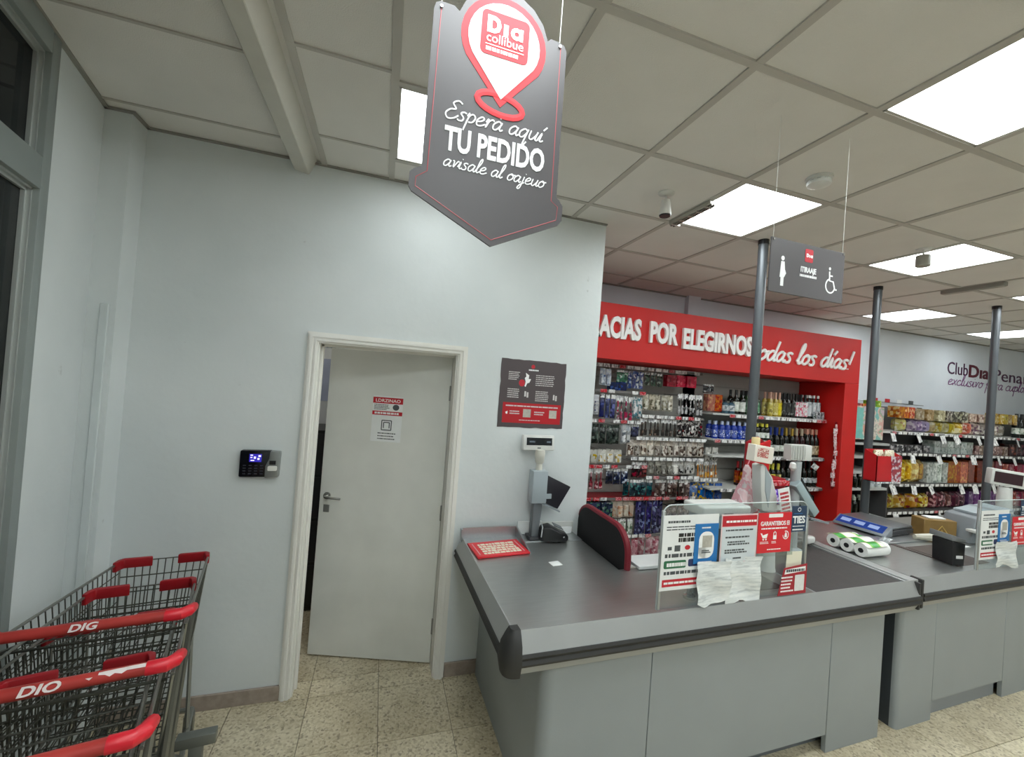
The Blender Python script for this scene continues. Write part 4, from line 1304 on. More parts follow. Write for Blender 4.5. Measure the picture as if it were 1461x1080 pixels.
def slope(u, w): return (-.195 + .095 * u - .0011 * (1 + w), .026 + .059 * u + .0018 * (1 + w))
MB().prism([slope(.12, -.9), slope(.9, -.9), slope(.9, .2), slope(.12, .2)], -.175, .16, 'yz').build('display_strip', mat('scale_blue', '#1d3f8f', .25, var=.15, scale=20), t)
for x in (-.15, -.05, .05):
    MB().prism([slope(.35, .2), slope(.7, .2), slope(.7, .5), slope(.35, .5)], x, x + .07, 'yz').build('display_digits', mat('scale_digits', '#9fb4e0', .3), t)
for sx in (-.16, .16):
    for sy in (-.07, .19): MB().lathe([(.015, 0), (.015, .016)], (sx, sy, 0), n=10).build('foot', BLACK, t)
t = thing('brown_carton', 'small brown gift carton with a gold triangular emblem on the second counter', 'box', (4.34, 2.22, tz2), math.radians(-20))
MB().box(0, 0, 0, .26, .12, .15).build('carton', mat('kraft', '#8d6f3c', .6, var=.1, scale=15), t, bevel=.004, seg=1)
MB().tube([(.09, -.002, .04), (.14, -.002, .105), (.19, -.002, .04)], .004, 5, flat=.3).build('emblem', mat('gold_ink', '#cfae5c', .35), t)
MB().tube([(.115, -.002, .035), (.14, -.002, .07), (.165, -.002, .035)], .004, 5, flat=.3).build('emblem', MATS['gold_ink'], t)
MB().box(.06, .03, .15, .2, .1, .162).build('lid_paper', PAPER, t, bevel=.005)
t = thing('tool_tray', 'pale hand scanner and loose slips lying in front of the brown carton', 'scanner', (4.25, 2.1, tz2), 0)
MB().tube([(-.1, .08, .03), (0, .04, .035), (.1, 0, .03), (.16, -.03, .02)], [.02, .03, .024, .014], 8).build('scan_body', mat('scanner_cream', '#c9c5b4', .4), t, smooth=True)
MB().box(.14, -.1, 0, .24, -.03, .002).build('slip', PAPER, t)
t = thing('black_till_box', 'black box with a white word plate by the second acrylic screen', 'box', (3.775, 1.765, tz2), math.radians(-12))
MB().prism([(0, 0), (.085, 0), (.09, .15), (-.01, .165)], 0, .13).build('housing', BLACK, t, bevel=.006)
MB().box(.02, -.002, .05, .07, 0, .07).build('word_plate', WHITE, t)
MB().prism([(-.01, .167), (.09, .152), (.1, .175), (-.005, .205)], .005, .15).build('lid', mat('lid_grey', '#77797a', .4), t, bevel=.004)
t = thing('till_monitor', 'wide grey till housing beside the second acrylic screen', 'till', (4.80, 2.02, tz2), math.radians(-8))
MB().prism([(-.22, 0), (.25, 0), (.25, .24), (.1, .27), (-.16, .2)], 0, .22).build('housing', mat('till_grey', '#83898d', .4), t, bevel=.01)
MB().box(-.24, -.06, .10, .1, .02, .12).build('keyboard_shelf', BEIGEP, t, bevel=.004)
MB().prism([(-.1, .22), (.22, .27), (.22, .285), (-.1, .235)], .0, .2).build('top_plate', GREYP, t)
t = thing('customer_display', 'white customer display on a column rising behind the second screen', 'till', (5.33, 2.18, tz2), math.radians(-38))
MB().lathe([(.07, 0), (.06, .03), (.05, .28), (.045, .42)], n=16).build('column', BEIGEP, t, smooth=True)
MB().box(-.15, -.03, .43, .13, .05, .57, Matrix.Rotation(.08, 4, 'Y')).build('display_bezel', BEIGEP, t, bevel=.008)
MB().box(-.13, -.034, .455, .055, -.03, .55, Matrix.Rotation(.08, 4, 'Y')).build('display_glass', mat('display_maroon', '#33191f', .15), t)
gx = 3.82
g2y = 1.672
def g2(x): return g2y + (x - gx) * math.tan(RZ2)
guard(gx, g2(gx), .95, .455, 'clear acrylic screen with notices on the counter carrying the scale')
poster_payment(gx + .01, .972, .33, .325, g2(gx) - .006, 'on the screen of the counter with the scale')
poster_blue(gx + .21, 1.085, .14, .185, g2(gx + .21) - .009, 'on the screen of the counter with the scale')
crumpled(gx + .18, .912, .23, .175, g2(gx + .18) - .012, 'crumpled receipt taped on the screen of the counter with the scale', 12)
poster_red(gx + .385, 1.05, .235, .195, g2(gx + .385) - .008, 'on the screen of the counter with the scale')
poster_navy(gx + .48, 1.25, .115, .11, g2(gx + .48) - .008, 'on the screen of the counter with the scale')

# red bin on the second pole
bin_(4.30, 2.56, 1.265, .33, .235, 'red snack bin hung on the second steel pole above the scale', d=.1)
for k in range(4):
    bag(4.35 + k * .075, 2.60 + .02 * (k % 2), 1.42, .08, .13, .04, printed('snack_cream', ['#e3dcc0', '#d8cfae', '#f0ead6', '#a48a5c'], 30), 'cream snack sachet sticking out of the red bin on the second pole', 'cream sachets in the red bin')

# ------------------------------------------------------------------ hanging signs
def sign_mat():
    return mat('sign_grey', '#575456', .42, var=.03, scale=2, spec=.35)
t = thing('hanging_sign', 'large grey arrow-shaped hanging sign with pink map-pin and white lettering', 'sign', (.05, 1.05, 2.25), 0.0)
out = [(.19, .005), (.375, .095), (.385, .11), (.385, .15), (.373, .165), (.365, .17), (.363, .575), (.355, .59), (.34, .595),
       (.315, .597)]
for k in range(9):
    a = PI * k / 8
    out.append((.185 + .125 * math.cos(.25 + a * .84), .555 + .13 * math.sin(.25 + a * .84)))
out += [(.05, .597), (.015, .597), (.004, .59), (0, .575), (0, .175), (-.018, .165), (-.028, .155), (-.028, .12), (-.02, .108)]
MB().prism(out, 0, .006).build('board', sign_mat(), t)
PINK = mat('sign_pink', '#d8484e', .6, var=.05, spec=.15)
def pinshape(cx, cz, r, tip, n=20):
    pts = []
    for k in range(n + 1):
        a = -.55 + (PI + 1.1) * k / n
        pts.append((cx + r * math.cos(a), cz + r * math.sin(a)))
    pts.append((cx, tip))
    return pts
mb = MB()
MB().prism(pinshape(.187, .545, .116, .372), -.0012, 0).build('pin_outline', PINK, t)
MB().prism(pinshape(.187, .545, .098, .392), -.0024, -.0012).build('pin_face', mat('sign_white', '#c4d0d0', .6, spec=.15), t)
MB().tube([(.187 + .062 * math.cos(a * PI / 10), -.001, .378 + .026 * math.sin(a * PI / 10) - .1 * (.062 * math.cos(a * PI / 10))) for a in range(20)], .0095, 6, closed=True, flat=.15).build('pin_ring', PINK, t)
MB().prism(rrect(.122, .50, .252, .615, .014), -.0034, -.0024).build('logo_square', PINK, t)
W2 = mat('sign_letter', '#f4f5f5', .6, spec=.2)
logo(t, .137, .557, .045, W2, -.0034)
text('collibue', .034, W2, t, (.187, -.0042, .533), align='CENTER', fit=.1, bold=.0)
MB().box(.135, -.0044, .525, .24, -.0034, .527).build('rule', W2, t)
words(MB(), .137, .26, .508, .522, 1, -.0034, .7, 5).build('small_print', W2, t)
script('Esperá aquí', .024, .265, .0022, W2, t, (.045, -.001, .31))
text('TU PEDIDO', .084, W2, t, (.05, -.0008, .231), bold=.03, fit=.272, depth=.0006)
script('avisale al oajeuo', .018, .275, .0018, W2, t, (.05, -.001, .188))
mb = MB().tube([(x, -.0004, z) for x, z in ((.19, .022), (.368, .108), (.37, .145), (.35, .158), (.345, .58))], .0011, 4, flat=.4)
mb.tube([(x, -.0004, z) for x, z in ((.19, .022), (-.012, .122), (-.012, .145), (.014, .165), (.018, .58))], .0011, 4, flat=.4)
mb.build('edge_line', mat('sign_edge_line', '#a94a50', .5), t)
for x in (.018, .342):
    MB().lathe([(.004, 0), (.004, .012)], n=8, M=Matrix.Translation((x, .008, .583)) @ Matrix.Rotation(PI / 2, 4, 'X')).build('eyelet', CHROME, t)
    MB().tube([(x, .003, .583), (x, .003, CZ - 2.25)], .0011, 5).build('wire', mat('wire_white', '#d8d8d2', .5), t)

t = thing('hanging_sign', 'small grey hanging sign with pregnant woman and wheelchair pictograms', 'sign', (1.47, 1.30, 2.36), 0.0)
MB().box(0, 0, 0, .425, .006, .225).build('board', sign_mat(), t, bevel=.002, seg=1)
MB().prism(rrect(.19, .15, .235, .205, .006), -.001, 0).build('logo_square', mat('logo_red', '#c3303c', .4), t)
logo(t, .197, .17, .016, W2, -.001)
mb = MB()
mb.prism([(.068 + .009 * math.cos(a * PI / 5), .145 + .01 * math.sin(a * PI / 5)) for a in range(10)], -.001, 0)
mb.prism([(.06, .132), (.078, .132), (.082, .1), (.09, .085), (.082, .07), (.078, .065), (.078, .03), (.062, .03), (.062, .065), (.056, .065)], -.001, 0)
mb.build('woman_pictogram', W2, t)
mb = MB()
mb.prism([(.338 + .006 * math.cos(a * PI / 4), .142 + .007 * math.sin(a * PI / 4)) for a in range(8)], -.001, 0)
mb.tube([(.337, -.0005, .13), (.34, -.0005, .09), (.362, -.0005, .088), (.374, -.0005, .055), (.385, -.0005, .056)], .0042, 6, flat=.2)
mb.tube([(.34, -.0005, .112), (.357, -.0005, .112)], .0035, 6, flat=.2)
mb.tube([(.346 + .027 * math.cos(a * PI / 10), -.0005, .068 + .03 * math.sin(a * PI / 10)) for a in range(6, 20)], .0038, 6, flat=.2)
mb.build('wheelchair_pictogram', W2, t)
text('ITIRAAJE', .032, W2, t, (.213, -.0008, .105), bold=.02, align='CENTER', fit=.088)
words(MB(), .167, .27, .083, .097, 1, 0, .7, 3).build('small_print', W2, t)
for x in (.012, .412):
    MB().lathe([(.004, 0), (.004, .012)], n=8, M=Matrix.Translation((x, .008, .216)) @ Matrix.Rotation(PI / 2, 4, 'X')).build('eyelet', CHROME, t)
    MB().tube([(x, .003, .216), (x, .003, CZ - 2.36)], .001, 5).build('wire', MATS['wire_white'], t)

# ------------------------------------------------------------------ ceiling fixtures
t = thing('smoke_detector', 'round white smoke detector on the ceiling behind the small hanging sign', 'smoke detector', (2.08, 1.58, CZ))
MB().lathe([(.06, 0), (.06, -.012), (.052, -.014)], n=20).build('base', BEIGEP, t, smooth=True)
MB().lathe([(.05, -.014), (.05, -.022), (.055, -.024), (.052, -.038), (.03, -.046), (.01, -.047)], n=20).build('cover', BEIGEP, t, smooth=True)
mb = MB()
for k in range(10):
    a = 2 * PI * k / 10
    mb.box(.04, -.008, -.0235, .052, .008, -.0215, Matrix.Rotation(a, 4, 'Z'))
mb.build('vent_slot', CHAR, t)
t = thing('spotlight', 'white tapered spotlight hanging from a round ceiling rose beside a light panel', 'spotlight', (1.50, 2.05, CZ))
MB().lathe([(.045, 0), (.045, -.008), (.03, -.016), (.008, -.02)], n=18).build('ceiling_rose', BEIGEP, t, smooth=True)
MB().tube([(0, 0, -.018), (0, 0, -.05)], .006, 8).build('joint', BEIGEP, t)
MB().lathe([(.022, -.045), (.026, -.06), (.036, -.13), (.034, -.135)], n=18).build('shade', mat('spot_white', '#dcdad4', .4), t, smooth=True)
MB().lathe([(.034, -.134), (.030, -.142)], n=18).build('lens', BLACK, t)
t = thing('light_track', 'short ribbed metal track along the edge of the bright ceiling panel', 'track', (1.80, 2.0, CZ))
MB().box(-.028, 0, -.03, .028, .37, -.006).build('rail', mat('track_metal', '#b5b2aa', .35, .5), t, bevel=.003, seg=1)
for x in (-.016, .004): MB().box(x, 0, -.036, x + .01, .37, -.03).build('rail_lip', mat('track_dark', '#77756f', .4, .4), t)
for k in range(5): MB().box(-.03, .03 + k * .075, -.04, .03, .04 + k * .075, -.03).build('clip', MATS['track_metal'], t)
t = thing('pendant_sensor', 'small grey cylinder hanging under the light panel above the second pole', 'sensor', (3.62, 1.95, CZ))
MB().tube([(0, 0, 0), (0, 0, -.05)], .007, 8).build('rod', BEIGEP, t)
MB().lathe([(.045, 0), (.04, -.008)], n=14).build('rose', BEIGEP, t)
MB().lathe([(.04, -.05), (.042, -.06), (.042, -.125), (.036, -.13)], n=16).build('housing', mat('sensor_grey', '#9a988f', .5), t, smooth=True)
t = thing('ceiling_duct', 'long thin grey strip fitting on the ceiling between two far light panels', 'strip fitting', (4.98, 2.1, CZ))
MB().box(-.03, 0, -.04, .03, .42, -.004).build('body', mat('strip_grey', '#8d8b84', .5), t, bevel=.004, seg=1)
MB().box(-.02, .01, -.045, .02, .41, -.04).build('cover', mat('strip_cover', '#a9a69c', .5), t)

# ------------------------------------------------------------------ wall fittings
t = thing('time_clock', 'black and silver fingerprint time clock mounted on the white wall', 'time clock', (-.62, WY, 1.35))
MB().prism(rrect(-.098, -.072, .055, .075, .008), -.035, 0).build('front_housing', mat('clock_black', '#0d0e15', .2), t, bevel=.003)
mb = MB().prism([(.03, -.076), (.097, -.072), (.1, .07), (.05, .075), (.046, .03), (.03, -.01)], -.044, 0)
mb.build('reader_housing', mat('clock_silver', '#8a8d8b', .35, .3), t, bevel=.005)
MB().box(-.052, -.0358, .012, .008, -.035, .056).build('screen', emis('clock_screen', '#3d36b8', .55), t)
mb = MB()
for (x, z, w_, h_) in ((-.047, .046, .012, .006), (-.047, .034, .01, .005), (-.03, .03, .01, .012), (-.012, .024, .01, .01), (-.008, .04, .012, .01), (-.045, .018, .018, .005)):
    mb.box(x, -.0364, z, x + w_, -.0358, z + h_)
mb.build('screen_digits', emis('clock_digits', '#c9c4ff', 1.2), t)
mb = MB()
for i in range(4):
    for j in range(4): mb.box(-.08 + i * .028, -.037, -.056 + j * .015, -.066 + i * .028, -.035, -.050 + j * .015)
mb.build('keypad', mat('key_grey', '#2f323a', .4), t)
MB().box(.05, -.046, .0, .082, -.044, .022).build('finger_window', BLACK, t)
MB().prism(rrect(.044, -.034, .09, -.008, .006), -.05, -.044).build('finger_rest', mat('rest_white', '#e8e8e2', .4), t)
t = thing('wall_poster', 'dark grey and red information poster taped to the white wall beside the door', 'poster', (.738, WY - .001, 1.612), 0.0)
wob = []
r = random.Random(3)
W_, H_ = .47, .455
for k in range(13): wob.append((W_ * k / 12, r.uniform(-.003, .003)))
for k in range(1, 13): wob.append((W_ + r.uniform(-.003, .003), H_ * k / 12))
for k in range(1, 13): wob.append((W_ * (1 - k / 12), H_ + r.uniform(-.003, .003)))
for k in range(1, 12): wob.append((r.uniform(-.003, .003), H_ * (1 - k / 12)))
MB().prism(wob, -.0012, 0).build('sheet', mat('poster_grey', '#4d4446', .5, var=.04), t)
card(.03, .03, .45, .165, -.0012).build('red_block', mat('poster_block_red', '#b5121f', .45), t)
IV = mat('poster_print', '#cfcac8', .6)
yy = -.0012
words(MB(), .055, .14, .315, .375, 5, yy, .45, 3).build('small_print', IV, t)
words(MB(), .25, .41, .285, .365, 6, yy, .4, 4).build('small_print', IV, t)
words(MB(), .055, .15, .195, .262, 5, yy, .45, 5).build('small_print', IV, t)
words(MB(), .255, .36, .18, .255, 6, yy, .45, 6).build('small_print', IV, t)
words(MB(), .05, .46, .138, .15, 1, -.002, .7, 7).build('small_print', IV, t)
words(MB(), .08, .16, .085, .115, 2, -.002, .5, 8).build('small_print', IV, t)
words(MB(), .255, .34, .085, .115, 2, -.002, .5, 9).build('small_print', IV, t)
words(MB(), .15, .33, .045, .055, 1, -.002, .5, 10).build('small_print', IV, t)
for x in (.175, .365): card(x, .07, x + .055, .125, -.002).build('code_blank', mat('blank_grey', '#b5b1a6', 0.6, var=0.1, scale=60), t)
MB().prism([(.225 + .014 * math.cos(a * PI / 5), .415 + .014 * math.sin(a * PI / 5)) for a in range(10)], yy - .0006, yy).build('round_mark', REDI, t)
words(MB(), .195, .27, .385, .397, 1, yy, .8, 31).build('heading', WHITE, t)
mb = MB().prism([(.175, .37), (.2, .355), (.198, .33), (.215, .33), (.205, .305), (.19, .3), (.18, .275), (.172, .28), (.178, .31), (.17, .335), (.18, .345)], yy - .0006, yy)
mb.build('white_figure', WHITE, t)
MB().prism([(.152 + .022 * math.cos(a * PI / 6), .30 + .024 * math.sin(a * PI / 6)) for a in range(12)], yy - .0004, yy).build('round_mark', REDI, t)
mb = MB()
for (x, z) in ((.175, .228), (.192, .222), (.385, .215), (.402, .21)): mb.box(x, yy - .0006, z - .018, x + .012, yy, z + .018)
mb.build('icon', IV, t)
mb = MB().prism([(.05, .1), (.065, .108), (.065, .088), (.055, .088)], -.0026, -.002)
mb.build('icon', WHITE, t)

# ------------------------------------------------------------------ red alcove
AY = 3.44
al = thing('display_alcove', 'big red framed wall display with white raised lettering across its header', 'display', (0, 0, 0))
MB().box(1.445, AY, 2.205, 5.38, FY - .002, 2.735).build('header', RED, al, bevel=.003, seg=1)
MB().box(5.15, AY, 0, 5.38, FY - .002, 2.205).build('side_column', RED, al, bevel=.003, seg=1)
BACKP = mat('back_panel', '#9c9d98', .6, var=.05)
BACKP2 = mat('back_slat', '#aeaea8', .6, var=.05)
MB().box(1.445, 4.0, 0, 5.15, FY - .003, 2.205).build('back_panel', BACKP, al)
for k in range(15):
    MB().box(1.45, 3.99, .1 + k * .14, 5.145, 4.0, .225 + k * .14).build('slat', BACKP2, al)
LET = mat('raised_letter', '#fbfaf8', .5, var=.01)
for s, a, b in (('GRACIAS', 1.66, 2.325), ('POR', 2.42, 2.745), ('ELEGIRNOS', 2.815, 3.70)):
    text(s, .27, LET, al, ((a + b) / 2, AY - .014, 2.415 if a < 2.5 else (2.405 if a < 2.8 else 2.392)), bold=.042, align='CENTER', fit=b - a, depth=.014, name='raised_lettering')
script('todas los días!', .108, 1.48, .0155, LET, al, (3.72, AY - .008, 2.365), slant=.3, flat=.8, name='raised_lettering')
SHELFM = mat('shelf_white', '#c9cac6', .5, var=.03)
def shelf(x0, x1, z, y0=3.62, y1=3.99, par=al):
    MB().box(x0, y0, z - .02, x1, y1, z).build('shelf', SHELFM, par, bevel=.002, seg=1)
TAGM = [MB().box(-.035, -.002, -.017, .035, 0, .017).mesh('price_tag', TAG), MB().box(-.035, -.002, -.017, .035, 0, .017).mesh('price_tag', TAGR)]
def tags(x0, x1, z, y, par, step=.082, red=.15, seed=0):
    r = random.Random(seed + int(z * 100))
    x = x0 + .04
    MB().box(x0, y, z - .012, x1, y + .004, z + .012).build('price_rail', mat('rail_grey', '#6f6d6b', .5), par)
    while x < x1 - .02:
        if r.random() > .08:
            link('price_tag', TAGM[1 if r.random() < red else 0], par, (x, y - .0005, z), (r.uniform(-.1, .1), 0, 0))
        x += step * r.uniform(.92, 1.15)
HOOK = mat('hook_steel', '#9fa1a1', .3, .8)
hook_me = MB().tube([(0, .27, .0), (0, .0, .0), (0, -.015, .02)], .003, 5).mesh('peg_hook', HOOK)
PY = 3.735
def pack_run(x0, x1, z0, z1, n, kind, cols, label, y=PY, scale=18, hook=True, jit=.004):
    w = (x1 - x0) / n * .95; h = z1 - z0
    r = random.Random(int(x0 * 100 + z0 * 1000))
    pm = printed('pack_%s_%d' % (kind, int(x0 * 100) * 1000 + int(z0 * 100)), cols, scale, .25, hue=.008, vlo=.5, blocks=True)
    x = x0 + (x1 - x0) / n / 2
    grp = label + ' row'
    cat = {'pouch': 'packet', 'card': 'packet', 'tool': 'utensil', 'box': 'box'}[kind]
    nm = {'pouch': 'hanging_pouch', 'card': 'blister_card', 'tool': 'carded_utensil', 'box': 'hanging_box'}[kind]
    t = thing(nm, label, cat, (x, y, z0), 0, grp)
    if kind == 'pouch':
        MB().pillow(w, h * .84, min(.05, w * .5)).build('pouch', pm, t, smooth=True)
        MB().box(-w * .46, -.002, h * .82, w * .46, .002, h).build('header_card', TAG if r.random() < .5 else pm, t)
    elif kind == 'card':
        MB().box(-w / 2, 0, 0, w / 2, .002, h).build('backing_card', printed('card_%d' % (int(x0 * 100) * 1000 + int(z0 * 100)), cols[:2] + cols[:2], 12, hue=.008, vlo=.35), t)
        MB().prism(rrect(-w * .38, h * .08, w * .38, h * .68, min(w, h) * .15), -.022, 0).build('blister', pm, t, bevel=.004, seg=1)
    elif kind == 'tool':
        MB().box(-w * .45, 0, h * .74, w * .45, .002, h).build('header_card', TAG, t)
        MB().tube([(0, -.006, h * .8), (0, -.008, h * .45), (0, -.01, h * .3)], [w * .13, w * .16, w * .2], 6).build('grip', pm, t, smooth=True)
        MB().prism(rrect(-w * .34, 0, w * .34, h * .36, w * .15), -.018, -.004).build('tool_head', printed('head_%d' % (int(x0 * 100) * 1000 + int(z0 * 100)), list(reversed(cols)), scale, hue=.008, vlo=.45, blocks=True), t, bevel=.003, seg=1)
    else:
        MB().box(-w / 2, -.04, 0, w / 2, .03, h).build('carton', pm, t, bevel=.002, seg=1)
    for k in range(n):
        p = (x + k * (x1 - x0) / n, y + r.uniform(-.012, .012), z0 + r.uniform(-jit, jit))
        if k == 0: t.location = p
        else: dup(t, p, (0, 0, r.uniform(-.08, .08)))
        if hook: link('peg_hook', hook_me, al, (p[0], 3.735, z1 - .01))
tags(2.02, 3.34, 2.162, 3.70, al, red=.1)
tags(2.0, 2.62, 1.903, 3.70, al, red=.3)
tags(2.0, 2.6, 1.598, 3.70, al, red=.2); tags(2.6, 3.4, 1.668, 3.70, al, red=.3, seed=2)
tags(2.55, 3.45, 1.435, 3.70, al, red=.0)
tags(2.5, 3.42, 1.222, 3.70, al, red=.1)
tags(2.02, 2.7, 1.135, 3.70, al, red=.3, seed=4)
tags(2.7, 3.4, 1.025, 3.70, al, red=.5); tags(3.3, 3.7, 1.005, 3.69, al, red=.0, seed=5)
tags(2.0, 3.4, .805, 3.70, al, red=.6)
tags(2.4, 3.0, .415, 3.70, al, red=.3)
MB().box(2.0, 3.72, .785, 3.4, 3.99, .795).build('shelf', REDD, al)
pr = pack_run
pr(2.09, 2.22, 1.96, 2.13, 2, 'card', ['#b9c9dc', '#dfe6ea', '#6d86b0', '#e8eef2'], 'pale blue carded pack in the top row of the alcove')
pr(2.28, 2.42, 2.0, 2.125, 1, 'pouch', ['#2f7a58', '#4f9a78', '#cfe6da', '#1d4a3c'], 'round green pack in the top row of the alcove')
pr(2.21, 2.41, 1.915, 2.0, 2, 'box', ['#1c2450', '#2a3570', '#4a5a9a', '#11162f'], 'small navy box below the green pack in the alcove', y=3.76)
pr(2.42, 2.62, 1.95, 2.13, 4, 'pouch', ['#3a4a86', '#c6cede', '#5f73ad', '#e4e8ee'], 'narrow blue and white pouch in the top row of the alcove')
pr(2.63, 2.84, 1.99, 2.13, 3, 'pouch', ['#2c322e', '#5a665a', '#9aa398', '#3f5a45'], 'dark clear-fronted pouch in the top row of the alcove')
pr(2.88, 3.26, 2.0, 2.125, 3, 'box', ['#b51c2a', '#8f1220', '#d0545c', '#c02030'], 'deep red box in the top row of the alcove')
pr(3.38, 3.54, 1.965, 2.06, 2, 'pouch', ['#1d1d1f', '#2e2e31', '#5a5a5e', '#c9c9c9'], 'black packet hanging above the orange boxes')
pr(2.04, 2.10, 1.66, 1.86, 1, 'card', ['#c9ccd2', '#d9dce0', '#4a5a8a', '#e8e8e8'], 'slim white card strip next to the wall edge')
pr(2.12, 2.29, 1.63, 1.87, 3, 'pouch', ['#1e2a6a', '#2a3a86', '#5a6ab0', '#141c46'], 'navy blue pouch in the second row of the alcove')
pr(2.29, 2.50, 1.61, 1.86, 4, 'tool', ['#3a3a44', '#d9d9dc', '#c02a5a', '#b01f4e'], 'carded brush with magenta bristles in the second row')
pr(2.50, 2.61, 1.64, 1.86, 2, 'card', ['#dcdcdc', '#5c8a96', '#3f7a88', '#e8e8e8'], 'white and teal blister card in the second row')
pr(2.62, 3.0, 1.73, 1.90, 5, 'card', ['#cfc9b6', '#a9a38e', '#6a6654', '#efece2'], 'beige blister card in the second row of the alcove')
pr(3.06, 3.39, 1.71, 1.93, 7, 'tool', ['#1d1d1f', '#2c2c2e', '#bcbcbc', '#e2e2e2'], 'black carded utensil in the second row of the alcove')
pr(3.42, 3.63, 1.765, 1.95, 2, 'box', ['#d0562c', '#e07a3c', '#b03a24', '#f0a050'], 'orange carton hanging at the end of the second row', hook=False, y=3.72)
pr(2.05, 2.37, 1.36, 1.56, 4, 'pouch', ['#26302c', '#3d4a42', '#6d7a70', '#161b19'], 'dark green black pouch in the third row of the alcove')
pr(2.38, 2.50, 1.37, 1.57, 2, 'card', ['#d5d7d9', '#aab0b6', '#5d646c', '#eceded'], 'silver blister card in the third row of the alcove')
pr(2.50, 2.60, 1.44, 1.57, 1, 'pouch', ['#1a2148', '#2b3464', '#11152e', '#3c4888'], 'single navy packet in the third row of the alcove')
pr(2.60, 3.07, 1.465, 1.645, 9, 'tool', ['#2b211d', '#4a3a32', '#8a7668', '#1a1513'], 'brown and black kitchen utensil in the third row')
pr(3.08, 3.41, 1.465, 1.655, 6, 'card', ['#2a2426', '#c8c4c0', '#8f1d2a', '#e8e6e2'], 'red black and white blister card in the third row')
pr(2.46, 3.46, 1.245, 1.415, 12, 'card', ['#d8d0c4', '#b9ada0', '#4a3830', '#6a5448'], 'cream card with dark round item in the fourth row')
pr(3.48, 3.65, 1.205, 1.36, 2, 'card', ['#e6e4de', '#d6d4cc', '#7a7a72', '#f2f0ea'], 'white card with a small grey item beside the lighters')
pr(2.04, 2.42, 1.16, 1.30, 4, 'card', ['#d9d7cc', '#e6e4da', '#c9a83a', '#efece0'], 'white and yellow card beside the alcove wall edge')
pr(2.04, 2.22, .90, 1.11, 3, 'tool', ['#8f1d2c', '#a8283a', '#d8b0b4', '#6a1420'], 'dark red hanging trinket in the fifth row')
pr(2.24, 2.50, .95, 1.11, 3, 'pouch', ['#18203c', '#2a3458', '#b9c2d2', '#101626'], 'navy and white pouch in the fifth row of the alcove')
pr(2.54, 2.74, 1.02, 1.18, 3, 'pouch', ['#5a1620', '#2a1216', '#8a2a34', '#1a0c0e'], 'maroon and black pouch in the fifth row of the alcove')
pr(2.75, 3.05, 1.05, 1.20, 4, 'card', ['#8f8c82', '#a9a69c', '#4c4a44', '#cfccc2'], 'grey blister card in the fifth row of the alcove')
pr(3.05, 3.35, 1.05, 1.20, 4, 'card', ['#dedcd6', '#c6c4be', '#3a3a3a', '#efede8'], 'white card with black print in the fifth row')
pr(3.36, 3.66, 1.025, 1.205, 8, 'tool', ['#d8861e', '#e8e2d2', '#c9701a', '#f0c070'], 'orange and white lighter card beside the cream cards')
pr(2.46, 2.81, .825, .995, 5, 'pouch', ['#12303c', '#1a5058', '#3a8a86', '#0c1c26'], 'dark teal pouch in the sixth row of the alcove')
pr(2.84, 3.30, .815, .995, 6, 'pouch', ['#5a4640', '#7a625a', '#d9cfc8', '#3c2c28'], 'brown and white pouch in the sixth row of the alcove')
pr(3.30, 3.74, .755, .965, 4, 'pouch', ['#1c4f9a', '#2a68b8', '#d0b02a', '#123a78'], 'bright blue bag at the end of the sixth row', hook=False)
pr(2.06, 2.33, .60, .77, 2, 'box', ['#2a3f6a', '#3f8a6a', '#9ab0a8', '#1a2a48'], 'blue and green box in the bottom rows by the chair')
pr(2.33, 2.61, .60, .785, 4, 'card', ['#d9c6b0', '#e2d6c6', '#b8562a', '#cfa58a'], 'cream and orange card in the bottom rows by the chair')
pr(2.62, 2.97, .42, .77, 5, 'pouch', ['#2a2a58', '#443a78', '#7a86b0', '#1a1a38'], 'long purple navy pouch in the bottom rows of the alcove')
pr(2.30, 2.61, .43, .585, 8, 'pouch', ['#c9d0c4', '#e2e6de', '#5a7a5c', '#a9b2a4'], 'white and green sachet in the bottom rows by the chair')
pr(2.42, 2.95, .19, .395, 6, 'pouch', ['#c08a92', '#d9b0b6', '#a85a68', '#ead0d2'], 'pink packet in the lowest row of the alcove')
pr(3.0, 3.45, .55, .72, 6, 'pouch', ['#6a4a4a', '#8a6a66', '#3a2626', '#b09a94'], 'brown packet in the bottom rows behind the screen')

# bottles
def bottle_proto(nm, label, prof, body, lab, lz, cap, cz, cat='bottle', r=None):
    t = thing(nm, label, cat, (0, 0, 0), 0, label + ' group')
    MB().lathe(prof, n=10).build('bottle_body', body, t, smooth=True)
    R = max(p[0] for p in prof) if r is None else r
    if lab: MB().lathe([(R + .0008, lz[0]), (R + .0008, lz[1])], n=10).build('label', lab, t, smooth=True)
    rc = prof[-1][0] + .002
    MB().lathe([(rc, cz[0]), (rc, cz[1])], n=10).build('cap', cap, t, smooth=True)
    return t
def spread(t, xs, y, z, rows=2, dy=.085, seed=1):
    r = random.Random(seed)
    first = True
    for j in range(rows):
        for x in xs:
            p = (x + r.uniform(-.004, .004), y + j * dy + r.uniform(-.006, .006), z)
            if first: t.location = p; first = False
            else: dup(t, p, (0, 0, r.uniform(-.5, .5)))
def lsp(a, b, n): return [a + (b - a) * i / (n - 1) for i in range(n)]
def wine(h=.30, r=.036): return [(r * .9, 0), (r, .006), (r, h * .58), (r * .85, h * .66), (r * .42, h * .74), (r * .36, h * .86), (r * .40, h * .9), (r * .38, h)]
def squat(h=.21, r=.038): return [(r * .9, 0), (r, .006), (r, h * .66), (r * .8, h * .76), (r * .45, h * .82), (r * .42, h)]
GL_DK = mat('glass_dark', '#12160f', .12, var=.1)
GL_GR = mat('glass_green', '#1f3a22', .12, var=.1)
